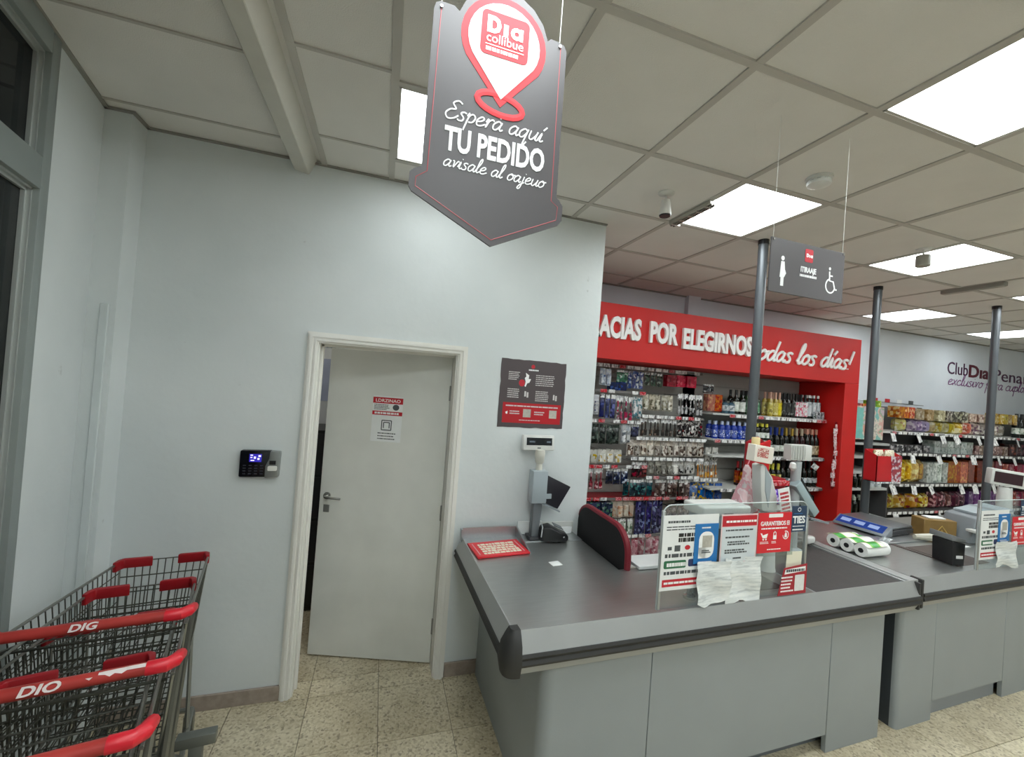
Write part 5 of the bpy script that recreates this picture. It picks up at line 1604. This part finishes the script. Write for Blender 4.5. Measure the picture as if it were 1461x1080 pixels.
GL_CL = mat('glass_amber', '#a8923a', .15, var=.1)
GL_BL = mat('plastic_blue', '#1f3a9a', .25, var=.08)
GL_RD = mat('glass_wine', '#2a0d10', .12, var=.1)
LABW = printed('label_white', ['#dfe2da', '#e8eae4', '#8fa090', '#c9cfc4'], 16, blocks=True)
LABY = printed('label_yellow', ['#c9b848', '#d8cc6a', '#8a7a2a', '#e6dc92'], 16, blocks=True)
LABP = printed('label_pink', ['#e9e6e6', '#d9476a', '#e8a6b6', '#f2f0f0'], 26, blocks=True)
LABG = printed('label_grey', ['#cdd3d6', '#dfe3e4', '#7d878c', '#aab3b6'], 16, blocks=True)
LABR = printed('label_red', ['#a83a44', '#c05a60', '#d9b0b0', '#7a1e2a'], 16, blocks=True)
LABT = printed('label_tan', ['#b9a888', '#8f7a5a', '#d9ccb0', '#6a5638'], 16, blocks=True)
CAPG = mat('cap_gold', '#c2a24a', .3, .6); CAPK = mat('cap_black', '#191919', .3); CAPW = mat('cap_white', '#e2e2de', .4)
CAPB = mat('cap_blue', '#2a3f8a', .3, .3); CAPY = mat('cap_yellow', '#d8d04a', .4); CAPR = mat('cap_red', '#b8202a', .35)
S1, S2, S3, S4, S5 = 1.752, 1.468, 1.29, .93, .52
shelf(3.44, 5.145, S1); shelf(3.47, 4.30, S2); shelf(3.47, 5.145, S3 - .0); shelf(3.47, 5.145, S4); shelf(3.47, 5.145, S5); shelf(1.5, 5.145, .14)
tags(3.66, 5.14, S1 - .022, 3.612, al, red=.2, seed=8)
tags(3.48, 4.30, S2 - .02, 3.612, al, red=.25, seed=9)
tags(4.1, 5.14, S3 - .02, 3.612, al, red=.0, seed=10)
tags(3.6, 5.14, S4 - .02, 3.612, al, red=.1, seed=11)
tags(3.6, 5.14, S5 - .02, 3.612, al, red=.1, seed=12)
b = bottle_proto('jar', 'teal blue jar at the start of the top bottle shelf', squat(.15, .04), mat('jar_teal', '#3a5a6a', .3), LABG, (.03, .09), CAPK, (.125, .152), 'jar'); spread(b, [3.68, 3.685 + .07], 3.70, S1, 1)
b = bottle_proto('wine_bottle', 'dark bottle with white label on the top bottle shelf', wine(.27), GL_DK, LABW, (.03, .14), CAPK, (.22, .273)); spread(b, [3.82, 3.9], 3.69, S1)
b = bottle_proto('wine_bottle', 'green bottle with pale green label on the top bottle shelf', wine(.27), GL_GR, printed('label_pale_green', ['#4f7a5c', '#6a9476', '#a9c2b0', '#33543f'], 16, blocks=True), (.03, .15), CAPK, (.22, .273)); spread(b, [3.975, 4.045, 4.115], 3.69, S1, seed=3)
b = bottle_proto('oil_bottle', 'amber yellow bottle on the top bottle shelf right of the pole', wine(.28, .03), GL_CL, LABY, (.02, .16), mat('cap_pinkish', '#c9a08a', .4), (.2, .283)); spread(b, [4.33, 4.395, 4.46], 3.69, S1)
b = bottle_proto('wine_bottle', 'plain black bottle on the top bottle shelf', wine(.28, .032), GL_DK, printed('label_black', ['#2c2e2c', '#1b1c1b', '#9a9c98', '#3c3e3a'], 16, blocks=True), (.03, .17), CAPK, (.21, .283)); spread(b, lsp(4.53, 4.66, 3), 3.69, S1, seed=5)
b = bottle_proto('wine_bottle', 'bottle with white and pink label on the top bottle shelf', wine(.28, .031), GL_DK, LABP, (.02, .19), CAPK, (.2, .283)); spread(b, lsp(4.725, 4.865, 3), 3.69, S1, seed=6)
b = bottle_proto('wine_bottle', 'bottle with silver grey label near the end of the top bottle shelf', wine(.28, .031), GL_DK, LABG, (.03, .2), CAPW, (.25, .283)); spread(b, lsp(4.925, 5.07, 3), 3.69, S1, seed=7)
for k in range(3):
    bag(4.99 + k * .055, 3.645, S1, .07, .09, .03, printed('foil_bag', ['#3a4a42', '#c9ccd0', '#7a8088', '#1e2220'], 40), 'crumpled silver foil sachet at the end of the top bottle shelf', 'foil sachets')
b = bottle_proto('shampoo_bottle', 'blue plastic bottle with white cap on the second bottle shelf', squat(.19, .036), GL_BL, printed('label_blue', ['#2a4ab0', '#3f62c8', '#d9e0f0', '#1a3080'], 40, blocks=True), (.02, .1), mat('cap_bluewhite', '#b9c4dc', .4), (.14, .193)); spread(b, lsp(3.55, 4.06, 7), 3.69, S2)
b = bottle_proto('shampoo_bottle', 'dark bottle with yellow cap on the second bottle shelf beside the pole', squat(.19, .034), GL_DK, LABW, (.03, .09), CAPY, (.14, .193)); spread(b, [4.15, 4.225, 4.285], 3.69, S2, seed=3)
b = bottle_proto('wine_bottle', 'wine bottle with blue capsule on the third bottle shelf', wine(.33, .035), GL_DK, LABW, (.06, .13), CAPB, (.24, .333)); spread(b, lsp(4.36, 4.53, 3), 3.69, S3)
b = bottle_proto('wine_bottle', 'wine bottle with gold capsule on the third bottle shelf', wine(.33, .035), GL_DK, LABW, (.07, .14), CAPG, (.24, .333)); spread(b, lsp(4.60, 4.69, 2), 3.69, S3, seed=2)
b = bottle_proto('wine_bottle', 'wine bottle with red label on the third bottle shelf', wine(.33, .038), GL_RD, LABR, (.03, .12), mat('cap_tan', '#b9a890', .4), (.25, .333)); spread(b, lsp(4.765, 4.85, 2), 3.69, S3, seed=3)
b = bottle_proto('wine_bottle', 'wine bottle with tan label at the end of the third bottle shelf', wine(.33, .038), GL_DK, LABT, (.03, .14), mat('cap_salmon', '#c9907a', .4), (.27, .333)); spread(b, lsp(4.93, 5.09, 3), 3.69, S3, seed=4)
b = bottle_proto('wine_bottle', 'dark bottle with orange label on the fourth bottle shelf', wine(.27, .034), GL_RD, printed('label_orange', ['#b8562a', '#8f2a20', '#d9a03a', '#5a1a14'], 16, blocks=True), (.03, .17), CAPR, (.2, .273)); spread(b, lsp(4.0, 4.3, 5), 3.69, S4)
b = bottle_proto('wine_bottle', 'dark bottle with yellow green label on the fourth bottle shelf', wine(.27, .034), GL_DK, LABY, (.03, .15), CAPY, (.2, .273)); spread(b, lsp(4.36, 4.5, 3), 3.69, S4, seed=5)
b = bottle_proto('wine_bottle', 'black bottle with grey label on the fourth bottle shelf', wine(.29, .036), GL_DK, LABG, (.05, .11), CAPK, (.22, .293)); spread(b, lsp(4.58, 5.09, 7), 3.69, S4, seed=6)
b = bottle_proto('wine_bottle', 'black bottle with tan label on the fifth bottle shelf', wine(.30, .037), GL_DK, LABT, (.05, .12), CAPK, (.22, .303)); spread(b, lsp(3.95, 5.09, 14), 3.69, S5, 1, seed=6)
# strip of sachets on the right cheek
MB().box(5.138, 3.50, .95, 5.149, 3.515, 1.74).build('clip_strip', REDD, al)
r = random.Random(8)
for k in range(14):
    bag(5.12 - .012 * math.sin(k * .7), 3.485, .98 + k * .052, .05, .06, .014, printed('sachet_pinkwhite', ['#d9b9bc', '#eceaea', '#b8404e', '#f2f0f0'], 60), 'pink and white sachet on the clip strip at the alcove edge', 'sachets on the clip strip', rz=r.uniform(-.5, .5))
tag(MB().box(-.05, 0, -.03, .05, .002, .03).build('promo_card', TAG, loc=(4.95, 3.58, 1.19), rot=(.3, .45, 0)), 'tilted white price card hanging below the tan-labelled bottles', 'price card')
MB().tube([(4.95, 3.58, 1.205), (4.95, 3.62, 1.275)], .002, 5).build('card_clip', HOOK, al)

# ------------------------------------------------------------------ club lettering on the far wall
cl = thing('wall_lettering', 'dark purple club lettering with a script line on the far white wall', 'lettering', (0, FY - .002, 0))
PURP = mat('purple_ink', '#4a1f46', .5); MAG = mat('magenta_ink', '#7a3a78', .5)
text('Club', .27, PURP, cl, (8.22, -.002, 2.565), fit=.50, depth=.002)
text('Dıa', .27, mat('maroon_ink', '#5a1228', .5), cl, (8.74, -.002, 2.555), bold=.025, fit=.52, depth=.002)
text('Penara', .27, PURP, cl, (9.38, -.002, 2.545), fit=1.15, depth=.002)
script('exclusivo para cuplos', .085, 2.1, .007, MAG, cl, (8.25, -.003, 2.40), slant=.3, flat=.3)

# ------------------------------------------------------------------ wall shelving to the right of the alcove
SHG = mat('gondola_grey', '#4b4b4c', .5, var=.06)
sg = thing('wall_shelving', 'long dark wall shelving stocked with groceries right of the red alcove', 'shelving', (0, 0, 0))
X0, X1 = 5.45, 10.6
MB().box(X0, 4.0, 0, X1, FY - .003, 1.98).build('back_panel', mat('gondola_back', '#6a6a68', .6), sg)
for k in range(6):
    MB().box(X0 + k * 1.02, 3.96, 0, X0 + k * 1.02 + .04, 4.0, 2.0).build('upright', SHG, sg)
ZS = [1.66, 1.385, .98, .62, .28]
for z in ZS:
    MB().box(6.28, 3.60, z - .025, X1, 3.99, z).build('shelf', SHELFM if z > 1.5 else SHG, sg, bevel=.002, seg=1)
    tags(6.28, X1 - .1, z - .014, 3.592, sg, step=.1, red=.08, seed=int(z * 50))
for z in (1.50, 1.33, 1.14, .93, .55, .2):
    MB().box(X0, 3.60, z - .03, 6.26, 3.99, z).build('shelf', mat('shelf_pale', '#b5b8b5', .5), sg, bevel=.002, seg=1)
MB().box(X0, 3.60, 1.635, 6.26, 3.99, 1.66).build('shelf', SHELFM, sg)
MB().box(6.26, 3.6, 0, 6.28, 4.0, 1.66).build('divider', SHG, sg)
cardm = MB().box(-.045, -.002, -.11, .045, 0, 0).mesh('promo_flag', TAG)
r = random.Random(21)
for z in ZS[:4]:
    for k in range(9):
        link('promo_flag', cardm, sg, (6.35 + k * .42 + r.uniform(-.12, .12), 3.585, z - .02), (-.25, r.uniform(-.35, .1), r.uniform(-.3, .3)))
def goods(x0, x1, z, w, h, kind, cols, label, y=3.66, layers=1, d=None, scale=15):
    n = max(1, int((x1 - x0) / w))
    nm = {'box': 'grocery_box', 'bag': 'grocery_bag', 'can': 'grocery_tin'}[kind]
    pm = printed('goods_%s' % label.replace(' ', '_')[:40], cols, scale, hue=.03, vlo=.5, blocks=True)
    d = d or min(.14, w * 1.1)
    if kind == 'box': me = MB().box(-w * .47, 0, 0, w * .47, d, h).mesh(nm, pm, bevel=.003, seg=1)
    elif kind == 'bag': me = MB().pillow(w * .98, h, d, c=(0, d / 2, 0)).mesh(nm, pm, smooth=True)
    else: me = MB().lathe([(w * .4, 0), (w * .44, .004), (w * .44, h * .82), (w * .4, h * .86), (w * .4, h)], (0, w * .45, 0), n=12).mesh(nm, pm, smooth=True)
    for L in range(layers):
        for k in range(n):
            o = link(nm, me, None, (x0 + (k + .5) * (x1 - x0) / n, y + r.uniform(0, .02), z + L * (h + .001)), (0, 0, r.uniform(-.06, .06)))
            tag(o, label, {'box': 'box', 'bag': 'packet', 'can': 'tin'}[kind], label + ' run')
z = ZS[0]
goods(5.5, 5.72, z, .11, .36, 'box', ['#6a9a3a', '#8ab04a', '#c9d890', '#b02a2a'], 'green carton above the pastel poster on the top shelf')
goods(5.72, 5.98, z, .13, .33, 'box', ['#b5402a', '#c9603a', '#d9a070', '#7a1e1a'], 'red carton above the pastel poster on the top shelf')
goods(5.98, 6.24, z, .13, .38, 'box', ['#9ab03a', '#b8c84a', '#dfe6a0', '#6a8a2a'], 'lime green carton beside the second pole on the top shelf')
goods(6.5, 6.8, z, .15, .18, 'bag', ['#d8c030', '#e6d860', '#c0702a', '#f0ead0'], 'yellow snack bag on the top shelf right of the pole')
goods(6.5, 6.86, z + .181, .12, .15, 'box', ['#c8602a', '#d98a4a', '#e8c8a0', '#a03a2a'], 'orange carton stacked over the yellow snack bags')
goods(6.8, 7.2, z, .13, .17, 'bag', ['#8a7a9a', '#b0a0b8', '#d8ccd8', '#5a4a6a'], 'lilac grey bag on the top shelf')
goods(6.86, 7.5, z + .172, .16, .15, 'box', ['#b0a070', '#c8bc94', '#8a7a4a', '#e0d8bc'], 'beige carton in the upper layer of the top shelf')
goods(7.2, 7.9, z, .14, .17, 'bag', ['#d0b060', '#e0cc90', '#a8843a', '#f0e6c4'], 'golden pasta bag on the top shelf')
goods(7.5, 8.0, z + .172, .12, .15, 'box', ['#4a4034', '#b8b49a', '#7a705a', '#d8d4c0'], 'dark and pale carton in the upper layer of the top shelf')
goods(7.9, 8.2, z, .15, .19, 'bag', ['#c9404a', '#e07a7a', '#f0c8c0', '#a82a34'], 'coral red bag on the top shelf')
goods(8.0, 8.6, z + .192, .15, .12, 'box', ['#b09a80', '#d0bca4', '#8a6a54', '#e6dccc'], 'tan carton in the upper layer of the top shelf')
goods(8.2, 8.9, z, .14, .19, 'bag', ['#a89a8a', '#d8d0c4', '#6a4a5a', '#ecе6dc'.replace('е', 'e')], 'pale beige bag on the top shelf below the tan cartons')
goods(8.6, 9.2, z + .192, .1, .15, 'box', ['#c8a83a', '#d8c470', '#8a6a2a', '#f0e6bc'], 'mustard carton in the upper layer of the top shelf')
b = bottle_proto('wine_bottle', 'tall black bottle on the top grocery shelf right of the third pole', wine(.36, .045), GL_DK, LABW, (.06, .15), CAPK, (.28, .365)); spread(b, lsp(9.25, 9.6, 4), 3.7, z, 1)
goods(9.65, 10.5, z, .14, .17, 'bag', ['#b8b04a', '#d0cc7a', '#8a8a3a', '#e8e6b4'], 'olive green bag at the end of the top shelf', layers=2)
z = ZS[1]
goods(6.35, 7.2, z, .15, .1, 'box', ['#2c2a2c', '#4a4648', '#8a8688', '#c8c4c4'], 'low black carton on the second grocery shelf')
goods(7.3, 8.15, z, .14, .085, 'box', ['#d0d6d2', '#e0e4e0', '#9aa8a0', '#b8c4bc'], 'flat white carton on the second grocery shelf', layers=2)
goods(8.2, 9.0, z, .12, .13, 'box', ['#8a6a5c', '#a88a7a', '#5a3a34', '#d8c4b8'], 'brown carton on the second grocery shelf')
goods(9.0, 10.5, z, .13, .17, 'can', ['#3a1a1e', '#5a2a30', '#8a4a4c', '#1e0c0e'], 'dark maroon tin on the second grocery shelf')
z = ZS[2]
goods(6.35, 6.62, z, .13, .24, 'box', ['#c9a08a', '#b07a6a', '#e0c8b8', '#8a4a40'], 'salmon carton on the third grocery shelf')
goods(6.62, 7.15, z, .13, .30, 'bag', ['#d8a020', '#e6bc3a', '#b87a18', '#f0dc90'], 'bright yellow bag on the third grocery shelf')
goods(7.15, 7.6, z, .11, .28, 'box', ['#bcc4bc', '#d4dad2', '#8a968c', '#e6eae4'], 'pale grey green carton on the third grocery shelf')
goods(7.6, 8.05, z, .15, .30, 'box', ['#c8481e', '#d8662a', '#e09a3a', '#a83018'], 'orange carton on the third grocery shelf')
goods(8.05, 8.9, z, .17, .32, 'box', ['#8f1220', '#a01826', '#b02030', '#7a0e1a'], 'plain dark red carton on the third grocery shelf')
goods(8.9, 10.5, z, .15, .28, 'box', ['#a82430', '#c04048', '#d8a0a0', '#7a141e'], 'red and white carton at the end of the third grocery shelf')
z = ZS[3]
goods(6.35, 7.3, z, .2, .2, 'bag', ['#c9a02a', '#d8b84a', '#8a3a1e', '#e8dca0'], 'yellow and brown bag on the fourth grocery shelf')
goods(7.3, 8.1, z, .15, .22, 'bag', ['#5a2a34', '#8a4a54', '#3a1a22', '#c8a0a4'], 'maroon bag on the fourth grocery shelf')
goods(8.1, 8.8, z, .12, .24, 'box', ['#7a3a86', '#9a5aa0', '#c8a4cc', '#5a2464'], 'purple carton on the fourth grocery shelf')
goods(8.8, 10.5, z, .14, .22, 'can', ['#a82a34', '#c85058', '#e0c4c4', '#7a1a22'], 'red tin on the fourth grocery shelf')
z = ZS[4]
goods(6.35, 7.6, z, .2, .2, 'bag', ['#8a1e2c', '#a83a44', '#5a121c', '#c88a8c'], 'dark red bag on the lowest grocery shelf')
goods(7.6, 10.5, z, .18, .24, 'bag', ['#4a2a30', '#6a444a', '#c8b8b4', '#2a1418'], 'brown bag on the lowest grocery shelf')
b = bottle_proto('drink_bottle', 'black bottle with white cap in the first shelving bay', squat(.17, .036), GL_DK, None, None, CAPW, (.14, .173)); spread(b, lsp(5.52, 5.82, 4), 3.64, 1.14 - .21 + .0, 1); 
b = bottle_proto('drink_bottle', 'black bottle with green cap low in the first shelving bay', squat(.26, .042), GL_DK, None, None, mat('cap_palegreen', '#b8c8b8', .4), (.22, .263)); spread(b, lsp(5.52, 5.95, 5), 3.64, .55, 2); 
b = bottle_proto('drink_bottle', 'white bottle in the first shelving bay above the black bottles', squat(.15, .036), mat('bottle_white', '#c9cfc9', .3), LABG, (.02, .1), CAPK, (.12, .152)); spread(b, lsp(5.9, 6.15, 3), 3.64, .93, 1)
# pastel poster hanging at the first bay
t = thing('pastel_poster', 'pastel flower-pattern poster hanging in front of the first shelving bay', 'poster', (5.56, 3.56, 1.545))
MB().box(0, 0, 0, .49, .004, .41).build('sheet', printed('pastel', ['#6ab8b0', '#d8cdb8', '#d89a8a', '#8fae8a', '#c9b0c0'], 9), t)
MB().prism([(.28 + .13 * math.cos(a * PI / 8), .16 + .13 * math.sin(a * PI / 8)) for a in range(16)], -.001, 0).build('pattern_disc', printed('pastel_disc', ['#d9b8a8', '#e0d0c0', '#a8b8a0', '#c89090'], 30), t)
MB().prism([(.17 + .045 * math.cos(a * PI / 6), .13 + .06 * math.sin(a * PI / 6)) for a in range(12)], -.002, -.001).build('pattern_petal', mat('petal', '#dba08c', .6), t)
MB().box(.0, 0, .0, .12, .002, .38).build('teal_band', mat('teal_band', '#7abdb4', .6, var=.1, scale=20), t, loc=(0, -.001, .01))
for x in (.03, .46): MB().tube([(x, .004, .4), (x, .04, .41)], .003, 5).build('clip', HOOK, t)
# row of small header tags on top of the shelving
for k in range(4):
    t = tag(MB().box(-.05, 0, 0, .05, .003, .05).build('topper_tag', [REDI, REDI, PAPER, INK][k], loc=(6.55 + .25 * k, 3.97, 2.04)), ['first small dark red tag above the top shelf edge', 'second small dark red tag above the top shelf edge', 'small white tag above the top shelf edge', 'small grey tag above the top shelf edge'][k], 'tag')
MB().tube([(5.5, 3.985, 2.045), (7.6, 3.985, 2.035)], .006, 6).build('top_wire', HOOK, sg)

# ------------------------------------------------------------------ nested shopping trolleys
WIRE = mat('trolley_wire', '#55564f', .4, .7, var=.1, scale=20)
WIREL = mat('trolley_rim', '#8b8c86', .32, .8, var=.06)
HRED = mat('handle_red', '#b23a34', .42, var=.12, scale=12)
HCAP = mat('handle_cap_red', '#d61f30', .35, var=.04)
BUMP = mat('bumper_red', '#9c1620', .4, var=.08)
def lerp(a, b, t): return Vector(a) + (Vector(b) - Vector(a)) * t
def make_cart():
    """local axes: +y is the nose, x across, z up; handle at y = 0"""
    t = thing('shopping_trolley', 'x', 'trolley', (0, 0, 0), 0, 'nested shopping trolleys')
    rw, nw = .255, .175          # half widths of the rim at rear and nose
    ry, ny = .03, .80
    rz, nz = .965, .905
    bw, bn = .21, .15            # floor half widths
    by, bny = .10, .74
    bz, bnz = .47, .56
    RT = {s: (s * rw, ry, rz) for s in (-1, 1)}; NT = {s: (s * nw, ny, nz) for s in (-1, 1)}
    RB = {s: (s * bw, by, bz) for s in (-1, 1)}; NB = {s: (s * bn, bny, bnz) for s in (-1, 1)}
    rimm = MB()
    rimm.tube([RT[-1], NT[-1], NT[1], RT[1]], .0055, 6)
    rimm.tube([RB[-1], NB[-1], NB[1], RB[1], RB[-1]], .0045, 6)
    for s in (-1, 1):
        rimm.tube([RT[s], RB[s]], .0055, 6); rimm.tube([NT[s], NB[s]], .0045, 6)
    rimm.build('rim', WIREL, t, smooth=True)
    side = MB()
    N = 22
    for s in (-1, 1):
        for k in range(1, N):
            u = k / N
            side.tube([lerp(RT[s], NT[s], u), lerp(RB[s], NB[s], u)], .0023, 4)
        for u in (.14, .3, .5, .7, .86):
            side.tube([lerp(RT[s], RB[s], u), lerp(NT[s], NB[s], u)], .003, 4)
    side.build('side_mesh', WIRE, t)
    nose = MB()
    for k in range(1, 12):
        u = k / 12
        nose.tube([lerp(NT[-1], NT[1], u), lerp(NB[-1], NB[1], u)], .0023, 4)
    for u in (.2, .4, .6, .8):
        nose.tube([lerp(NT[-1], NB[-1], u), lerp(NT[1], NB[1], u)], .003, 4)
    nose.build('nose_mesh', WIRE, t)
    bot = MB()
    for k in range(1, 10):
        u = k / 10
        bot.tube([lerp(RB[-1], RB[1], u), lerp(NB[-1], NB[1], u)], .0023, 4)
    for k in range(1, 12):
        u = k / 12
        bot.tube([lerp(RB[-1], NB[-1], u), lerp(RB[1], NB[1], u)], .0028, 4)
    bot.build('floor_mesh', WIRE, t)
    gate = MB()
    G0 = [(-.235, .06, .935), (.235, .06, .935)]; G1 = [(-.19, .50, .80), (.19, .50, .80)]
    gate.tube([G0[0], G0[1], G1[1], G1[0], G0[0]], .0045, 5)
    for k in range(1, 13):
        u = k / 13
        gate.tube([lerp(G0[0], G0[1], u), lerp(G1[0], G1[1], u)], .0023, 4)
    for u in (.25, .5, .75): gate.tube([lerp(G0[0], G1[0], u), lerp(G0[1], G1[1], u)], .003, 4)
    gate.build('rear_gate', WIRE, t)
    for s in (-1, 1):
        # corner bumper wraps the nose corner of the rim
        mb = MB()
        path = [(s * (nw + .012), ny - .05, nz + .002), (s * (nw + .006), ny - .008, nz), (s * (nw - .012), ny + .008, nz), (s * (nw - .12), ny + .008, nz)]
        vs = []; fs = []
        for p in path:
            for dx, dz in ((0, -.03), (0, .016)):
                vs.append((p[0], p[1], p[2] + dz))
        vs2 = [(v[0] - s * .016 * (1 if i < 4 else .4), v[1] - .016 * (0.2 if i < 2 else 1), v[2]) for i, v in enumerate(vs)]
        k = len(vs); allv = vs + vs2
        for i in range(3):
            a = 2 * i
            fs += [(a, a + 1, a + 3, a + 2), (k + a, k + a + 2, k + a + 3, k + a + 1), (a + 1, k + a + 1, k + a + 3, a + 3), (a, a + 2, k + a + 2, k + a)]
        fs += [(0, k, k + 1, 1), (6, 7, k + 7, k + 6)]
        mb.add(allv, fs).build('corner_bumper', BUMP, t, bevel=.004)
    hz = 1.015
    h = MB().tube([(-.245, 0, hz), (.215, 0, hz)], .0165, 12).build('handle', HRED, t, smooth=True)
    for s in (-1, 1):
        MB().tube([(s * .20, 0, hz), (s * .245, 0.0, hz), (s * .262, .015, hz), (s * .268, .05, hz - .006), (s * .262, .075, hz - .03)], [.019, .0195, .0195, .016, .012], 10).build('handle_cap', HCAP, h, smooth=True)
    MB().tube([(-.245, .028, hz - .018), (.245, .028, hz - .018)], .005, 6).build('cross_bar', WIREL, t)
    ch = MB()
    for s in (-1, 1):
        ch.tube([(s * .262, .075, hz - .03), (s * .258, .06, .9), (s * .235, .05, .5), (s * .24, .02, .2), (s * .23, .1, .16), (s * .17, .74, .16)], .011, 7)
    ch.tube([(-.17, .74, .16), (.17, .74, .16)], .011, 7)
    ch.tube([(-.21, .1, .46), (.21, .1, .46)], .008, 6)
    for s in (-1, 1): ch.tube([(s * .15, .70, .55), (s * .18, .6, .17)], .009, 6)
    ch.build('chassis', WIREL, t, smooth=True)
    for s in (-1, 1):
        for (wy, wx) in ((.08, .235), (.72, .165)):
            w = MB().tube([(s * wx - .014, wy, .055), (s * wx + .014, wy, .055)], .055, 14).build('wheel', mat('wheel_grey', '#3c3c3c', .6), t, smooth=True)
            MB().box(s * wx - .02, wy - .02, .06, s * wx + .02, wy + .02, .15).build('wheel_fork', WIREL, w)
    return t
cart = make_cart()
CA = math.radians(12.4)
d = Vector((-math.sin(CA), math.cos(CA), 0)); pv = Vector((math.cos(CA), math.sin(CA), 0))
h1 = Vector((-.595, 1.725, 0)) - pv * .262
CL = ['red-handled wire trolley foremost in the row, nose almost at the wall', 'second red-handled wire trolley in the nested row, handle print partly worn white',
      'third red-handled wire trolley in the nested row', 'fourth wire trolley pushed into the back of the nested row']
offs = [(0, 0), (-.295, .012), (-.565, .0), (-.85, .01)]
carts = []
for i, (o_, sx) in enumerate(offs):
    p = h1 + d * o_ + pv * sx
    if i == 0:
        cart.location = p; cart.rotation_euler = (0, 0, CA - .075); cart['label'] = CL[0]; c = cart
    else:
        c = dup(cart, p, (0, 0, CA + (-.075, -.04, -.03, .0)[i]), CL[i])
    carts.append(c)
HW = mat('handle_print', '#eadfdc', .5, var=.05)
def handle_of(c): return [k for k in c.children if k.name.split('.')[0] == 'handle'][0]
def wrap_print(mesh_pts_obj): pass
text('DIG', .029, HW, handle_of(carts[0]), (-.04, -.0205, 1.0150), bold=.03, shear=.15, fit=.07, rot=(math.radians(60), 0, 0))
text('DIO', .031, HW, handle_of(carts[1]), (-.052, -.0205, 1.0150), bold=.03, shear=.15, fit=.08, rot=(math.radians(58), 0, 0))
# worn white patch on the second handle
mb = MB()
def hp(x, a, rr=.0172): return (x, -rr * math.cos(a), 1.015 + rr * math.sin(a))
seg = [(.10, .9, 1.3), (.115, .75, 1.35), (.125, .4, 1.35), (.135, .75, 1.4), (.15, .5, 1.4), (.16, .85, 1.45), (.2, .8, 1.5)]
vs = []; fs = []
for x, a0, a1 in seg:
    for k in range(4): vs.append(hp(x, a0 + (a1 - a0) * k / 3))
for j in range(len(seg) - 1):
    for k in range(3): fs.append((j * 4 + k, j * 4 + k + 1, (j + 1) * 4 + k + 1, (j + 1) * 4 + k))
mb.add(vs, fs)
k = len(mb.v)
mb.add([hp(.075, .75), hp(.09, .75), hp(.084, .4)], [(0, 1, 2)])
mb.build('worn_patch', HW, handle_of(carts[1]))
# low steel guide beside the trolleys
t = thing('floor_guide', 'short steel T-shaped guard post standing on the floor beside the trolleys', 'guard post', (-.635, 2.02, 0), .1)
MB().box(-.065, -.022, .30, .075, .022, .345).build('top_bar', mat('guide_steel', '#7a7d78', .4, .6, var=.1), t, bevel=.004)
MB().box(-.018, -.018, .0, .03, .018, .30).build('post', MATS['guide_steel'], t, bevel=.003)
MB().box(-.04, -.05, .0, .09, .05, .012).build('foot_plate', MATS['guide_steel'], t, bevel=.003)
MB().box(.0, -.018, .15, .09, .018, .175).build('lower_bar', MATS['guide_steel'], t, bevel=.003)
